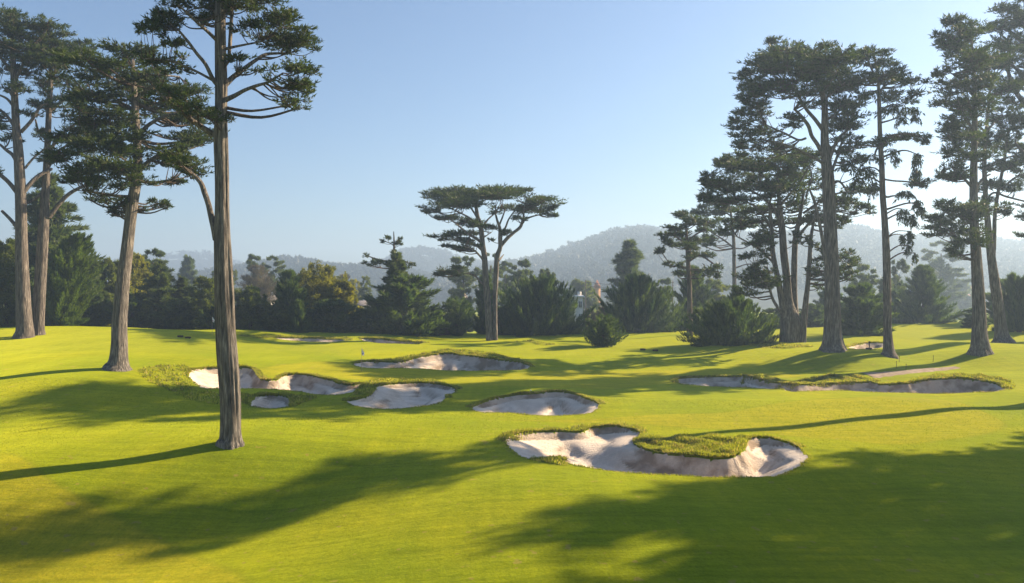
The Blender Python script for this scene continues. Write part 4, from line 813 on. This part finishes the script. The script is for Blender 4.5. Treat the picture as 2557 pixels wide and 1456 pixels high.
# ------------------------------------------------------------------ houses
WALLW=mat('white_wall_paint',(.72,.70,.66),.8,.2,(1.5,.08)); WALLP=mat('pink_wall_paint',(.62,.40,.32),.8,.2,(1.5,.1)); WALLB=mat('tan_wall_paint',(.50,.42,.34),.8,.2,(1.5,.1))
ROOFG=mat('grey_roof_tiles',(.16,.15,.16),.8,.2,(3,.3)); ROOFR=mat('red_roof_tiles',(.34,.16,.10),.85,.2,(3,.3)); GLASS=mat('window_glass',(.05,.06,.075),.12,.6); TRIM=mat('white_trim',(.75,.75,.73),.6,.3)
def house(px,d,wpx,top,wall,roof,label,zb=None,rot=0,dep=9,gable=2.0,group=None,nw=3,floors=2):
    x=(px-CX)/FP*d; w=wpx/FP*d; zt=CAMZ-(top-CY)/FP*d; zb=-2.6 if zb is None else zb; H=zt-gable-zb
    root=empty('house',(x,d,zb)); root.rotation_euler=(0,0,rot); tag(root,label,'house',group)
    m=MB(); m.box((0,dep/2,H/2),(w,dep,H)); m.build('wall',wall,root)
    r=MB(); o=.4; a=w/2+o; e=dep+o
    v=[(-a,-o,H),(a,-o,H),(a,e,H),(-a,e,H),(-a,-o,H+.25),(a,-o,H+.25),(a,e,H+.25),(-a,e,H+.25),(-a*.92,dep/2,H+gable),(a*.92,dep/2,H+gable)]
    r.add(v,[[0,3,2,1],[0,1,5,4],[2,3,7,6],[4,5,9,8],[6,7,8,9],[1,2,6,5],[3,0,4,7]],[[5,6,9],[7,4,8]]); ro=r.build('roof',roof,root)
    c=MB(); c.box((w*.25,dep*.6,H+gable*.9),(.8,.8,1.6)); c.build('chimney',wall,ro)
    for f in range(floors):
        for i in range(nw):
            wx=(-.5+(i+.5)/nw)*w; wz=H-1.5-f*2.7
            if wz<.8: continue
            g=MB(); g.box((wx,-.04,wz),(w/nw*.55,.1,1.3)); wo=g.build('window',GLASS,root)
            g=MB()
            for sx,sz,cx,cz in ((w/nw*.55+.16,.1,0,.7),(w/nw*.55+.16,.1,0,-.7),(.1,1.3,w/nw*.275+.05,0),(.1,1.3,-w/nw*.275-.05,0),(.06,1.3,0,0)): g.box((wx+cx,-.07,wz+cz),(sx,.14,sz))
            g.build('frame',TRIM,wo)
    return root
house(897,165,46,751,WALLW,ROOFG,'white house with a grey roof between the round-lobed tree and conifer',rot=.15,gable=1.2,nw=3)
house(1147,165,26,738,WALLB,ROOFG,'grey-roofed house glimpsed above the brownish ragged bush',gable=1.4,nw=2)
house(1449,172,13,737,WALLW,TRIM,'tall narrow white building beside the huge dome of spiky fronds',gable=.5,nw=1)
house(372,160,40,748,WALLP,ROOFR,'pinkish house glimpsed through the airy layered conifer',gable=1.5)
house(655,165,36,738,WALLW,ROOFG,'white house glimpsed right of the front trunk between dark bushes',gable=1.2)
for i,(px,d,w_,top,wa,ro,lab) in enumerate([(2420,560,34,715,WALLP,ROOFR,'pink hillside house, highest of the cluster between the right trunks'),(2385,570,30,712,WALLW,ROOFG,'grey-roofed hillside house at the upper left of the cluster'),
   (2405,480,50,735,WALLB,ROOFR,'wide tan hillside house with red roof in the middle of the cluster'),(2392,370,34,764,WALLW,ROOFG,'pale hillside house, lowest of the cluster by the broad grey trunk'),(2472,500,34,738,WALLP,ROOFR,'red-roofed hillside house between the two right trunks'),(2525,520,34,730,WALLW,ROOFR,'pale hillside house right of the forked trunk')]):
    zb=float(hz(HILL[0],np.array([px]),np.array([d]))[0])-.5; zt=CAMZ-(top-CY)/FP*d; zb=min(zb,zt-6)
    house(px,d,w_,top,wa,ro,lab,zb=zb,gable=1.6,group='houses on the hillside')
# bell tower
TW=mat('orange_tower_paint',(.5,.27,.12),.8,.2,(1,.15)); x=(1491-CX)/FP*300; r=empty('tower',(x,300,-2.5)); tag(r,'small orange tower far off beneath the power lines','tower')
m=MB(); m.box((0,0,6.5),(2.2,2.2,13)); m.build('wall',TW,r); m=MB(); m.add([(-1.4,-1.4,13),(1.4,-1.4,13),(1.4,1.4,13),(-1.4,1.4,13),(0,0,16)],[[0,3,2,1]],[[0,1,4],[1,2,4],[2,3,4],[3,0,4]]); m.build('roof',ROOFR,r)
# power poles and wires
POLE=mat('pole_wood',(.12,.09,.07),.9,.1,(4,.3)); WIRE=mat('wire_black',(.03,.03,.03),.6,.3)
pz=[]
for i,(px,d) in enumerate([(1310,225),(1462,232),(1680,240)]):
    x=(px-CX)/FP*d; r=empty('power_pole',(x,d,-2.5)); tag(r,['wooden power pole behind the huge dome of spiky fronds','wooden power pole beside the white building','wooden power pole behind the pointed bush'][i],'power pole','power poles in the valley')
    m=MB(); tube(m,[(0,0,-.5),(0,0,7),(0,0,14.8)],[.17,.15,.11],8); m.build('post',POLE,r); m=MB(); m.box((0,0,14.2),(.14,2.6,.16)); m.box((0,0,13.2),(.14,2.0,.14)); m.build('crossarm',POLE,r); pz.append((x,d))
for j,(oy,z) in enumerate([(-1.2,14.35),(1.2,14.35),(-.9,13.3),(.9,13.3)]):
    m=MB()
    for (xa,ya),(xb,yb) in zip(pz[:-1],pz[1:]):
        t=np.linspace(0,1,12); m2=np.stack([xa+(xb-xa)*t,ya+(yb-ya)*t+oy,z-2.5-1.0*4*t*(1-t)],1); tube(m,m2,[.035]*12,4,sub=1)
    tag(m.build('power_line',WIRE),['front upper cable strung between the valley power poles','rear upper cable strung between the valley power poles','front lower cable strung between the valley power poles','rear lower cable strung between the valley power poles'][j],'cable','cables between the power poles')
# ------------------------------------------------------------------ flags, tee markers and the like
WH=mat('white_flag_cloth',(.80,.78,.78),.8,.1); RED=mat('red_print',(.35,.02,.04),.8,.1); BLU=mat('blue_print',(.03,.05,.25),.8,.1); PST=mat('flagstick_paint',(.30,.22,.18),.5,.3); DK=mat('dark_wood',(.05,.035,.025),.85,.1,(8,.3)); BALL=mat('ball_white',(.85,.85,.85),.4,.5)
def flag(px,py,d,hpx,label,pr):
    x=(px-CX)/FP*d; z=gz(x,d); H=hpx/FP*d; r=empty('golf_flag',(x,d,z)); tag(r,label,'flag','golf flags')
    m=MB(); tube(m,[(0,0,-.1),(0,0,H*.5),(0,0,H)],[.022,.018,.014],8,sub=3); m.build('pole',PST,r)
    m=MB(); n=9; k=7; v=[]
    for i in range(n):
        for j in range(k):
            u=i/(n-1); w=j/(k-1); v.append((.02+.24*u*(1-.25*w)+.02*math.sin(w*9)*u,.05*math.sin(u*7+w*2)*u,H-.01-.56*w-.42*u*(.4+.6*(1-w))*.9))
    ii=np.arange(n*k).reshape(n,k); q=np.stack([ii[:-1,:-1],ii[1:,:-1],ii[1:,1:],ii[:-1,1:]],-1).reshape(-1,4); v=np.array(v); v2=v+[0,.008,0]
    m.add(np.vstack([v,v2]),np.vstack([q,q[:,::-1]+n*k])); f=m.build('cloth',WH,r,None,True)
    c=MB(); cc=v[(n//2)*k+4]; c.add([cc+[-.05,-.02,.08],cc+[.05,-.035,.05],cc+[.05,-.035,-.02],cc+[-.05,-.02,.01]],[[0,3,2,1]]); c.add([cc+[-.05,-.021,.0],cc+[.05,-.036,-.03],cc+[.04,-.036,-.10],cc+[-.04,-.02,-.07]],[[0,3,2,1]]); c.build('emblem',pr,f)
flag(903,925,74.7,57,'white golf flag on the green before the grassy mound, nearer one',BLU)
flag(530,829,98,44,'white golf flag on the far rise just left of the front trunk',RED)
tp=None
for i,(px,d,lab) in enumerate([(450,92,'dark tee marker on the left rise, left one of its pair'),(469,91.5,'dark tee marker on the left rise, right one of its pair'),(1605,96,'dark tee marker below the ragged bush, left one of its pair'),(1636,94.5,'dark tee marker below the ragged bush, right one of its pair'),(2169,87,'dark tee marker beside the slim drooping cypress')]):
    x=(px-CX)/FP*d; z=gz(x,d)
    if tp is None:
        tp=empty('tee_marker',(x,d,z)); m=MB(); tube(m,[(-.30,0,.13),(0,0,.13),(.30,0,.13)],[.10,.11,.10],12,.05,sub=3); m.build('log',DK,tp)
        m=MB(); m.box((-.22,0,.05),(.07,.16,.14)); m.box((.22,0,.05),(.07,.16,.14)); m.build('foot',DK,tp); r=tp
    else:
        r=tp.copy(); COL.objects.link(r); r.location=(x,d,z)
        for ch in tp.children: c=ch.copy(); COL.objects.link(c); c.parent=r
    tag(r,lab,'tee marker','tee markers on the course')
x=(2171-CX)/FP*87.5; z=gz(x,87.5); r=empty('signpost',(x,87.5,z)); tag(r,'short dark post beside the tee marker by the slim cypress','post')
m=MB(); tube(m,[(0,0,-.1),(0,0,.4),(0,0,.75)],[.05,.05,.045],8,sub=2); m.build('post',DK,r); m=MB(); m.box((0,-.02,.78),(.16,.10,.22)); m.build('cap',DK,r)
p=cast([1325],[976])[0]; m=MB(); bm_n=10
th=np.linspace(0,np.pi,8); ph=np.linspace(0,2*np.pi,12,endpoint=False); v=np.array([[math.sin(a)*math.cos(b_)*.05,math.sin(a)*math.sin(b_)*.05,math.cos(a)*.05] for a in th for b_ in ph])
ii=np.arange(96).reshape(8,12); q=np.stack([ii[:-1],ii[1:],np.roll(ii,-1,1)[1:],np.roll(ii,-1,1)[:-1]],-1).reshape(-1,4); m.add(v,q); bo=m.build('golf_ball',BALL,None,None,True); bo.location=(p[0],p[1],gz(p[0],p[1])+.05); tag(bo,'tiny white golf ball lying above the oval bunker','golf ball')
for i,(px,py) in enumerate([(2245,905),(2238,918),(2262,925),(2330,903)]):
    p=cast([px],[py])[0]; s_=empty('stake',(p[0],p[1],gz(p[0],p[1]))); m=MB(); tube(m,[(0,0,-.1),(.02,0,.3),(.03,0,.62)],[.025,.025,.02],6,sub=2); m.build('post',DK,s_); m=MB(); m.box((.03,0,.60),(.07,.07,.06)); m.build('cap',DK,s_)
    tag(s_,['thin dark stake on the lawn behind the gravel path, tallest','thin dark stake at the left end of the gravel path','thin dark stake on the near side of the gravel path','thin dark stake beyond the right end of the gravel path'][i],'stake','stakes along the path')
# ------------------------------------------------------------------ air
HZ=bpy.data.materials.new('haze_air'); HZ.use_nodes=True; nt=HZ.node_tree; nt.nodes.remove(nt.nodes['Principled BSDF']); pv=nt.nodes.new('ShaderNodeVolumePrincipled')
pv.inputs['Color'].default_value=HAZE_COL; pv.inputs['Density'].default_value=HAZE_D; pv.inputs['Anisotropy'].default_value=.35
nt.links.new(pv.outputs[0],nt.nodes['Material Output'].inputs['Volume'])
m=MB(); m.box((0,910,50),(2500,1800,114)); hb=m.build('haze',HZ); tag(hb,kind='stuff')
# ------------------------------------------------------------------ light, sky, camera
w=bpy.data.worlds.new('World'); sc.world=w; w.use_nodes=True; nt=w.node_tree
sk=nt.nodes.new('ShaderNodeTexSky'); sk.sky_type='NISHITA'; sk.sun_disc=False; sk.sun_elevation=math.radians(SUN_EL); sk.sun_rotation=math.radians(SUN_AZ); sk.air_density=SKY_AIR; sk.dust_density=SKY_DUST; sk.ozone_density=SKY_OZ
nt.links.new(sk.outputs[0],nt.nodes['Background'].inputs[0]); nt.nodes['Background'].inputs[1].default_value=SKY_S
sl=bpy.data.lights.new('sun','SUN'); sl.energy=SUN_S; sl.angle=math.radians(.53); sl.color=SUN_C
so=bpy.data.objects.new('sun',sl); COL.objects.link(so); so.rotation_euler=(math.radians(90-SUN_EL),0,math.radians(180-SUN_AZ)); so.location=(60,20,60)
cam=bpy.data.cameras.new('camera'); cam.sensor_width=36; cam.lens=FP/2557*36; cam.clip_start=.5; cam.clip_end=6000
co=bpy.data.objects.new('camera',cam); COL.objects.link(co); co.location=(0,0,CAMZ); co.rotation_euler=(math.pi/2,0,0); sc.camera=co
sc.view_settings.view_transform='Standard'; sc.view_settings.look='None'; sc.view_settings.exposure=EXPO; sc.view_settings.gamma=1
c=sc.cycles; c.max_bounces=6; c.diffuse_bounces=2; c.glossy_bounces=2; c.transmission_bounces=4; c.volume_bounces=0; c.transparent_max_bounces=8; c.use_denoising=True
c.sample_clamp_indirect=6
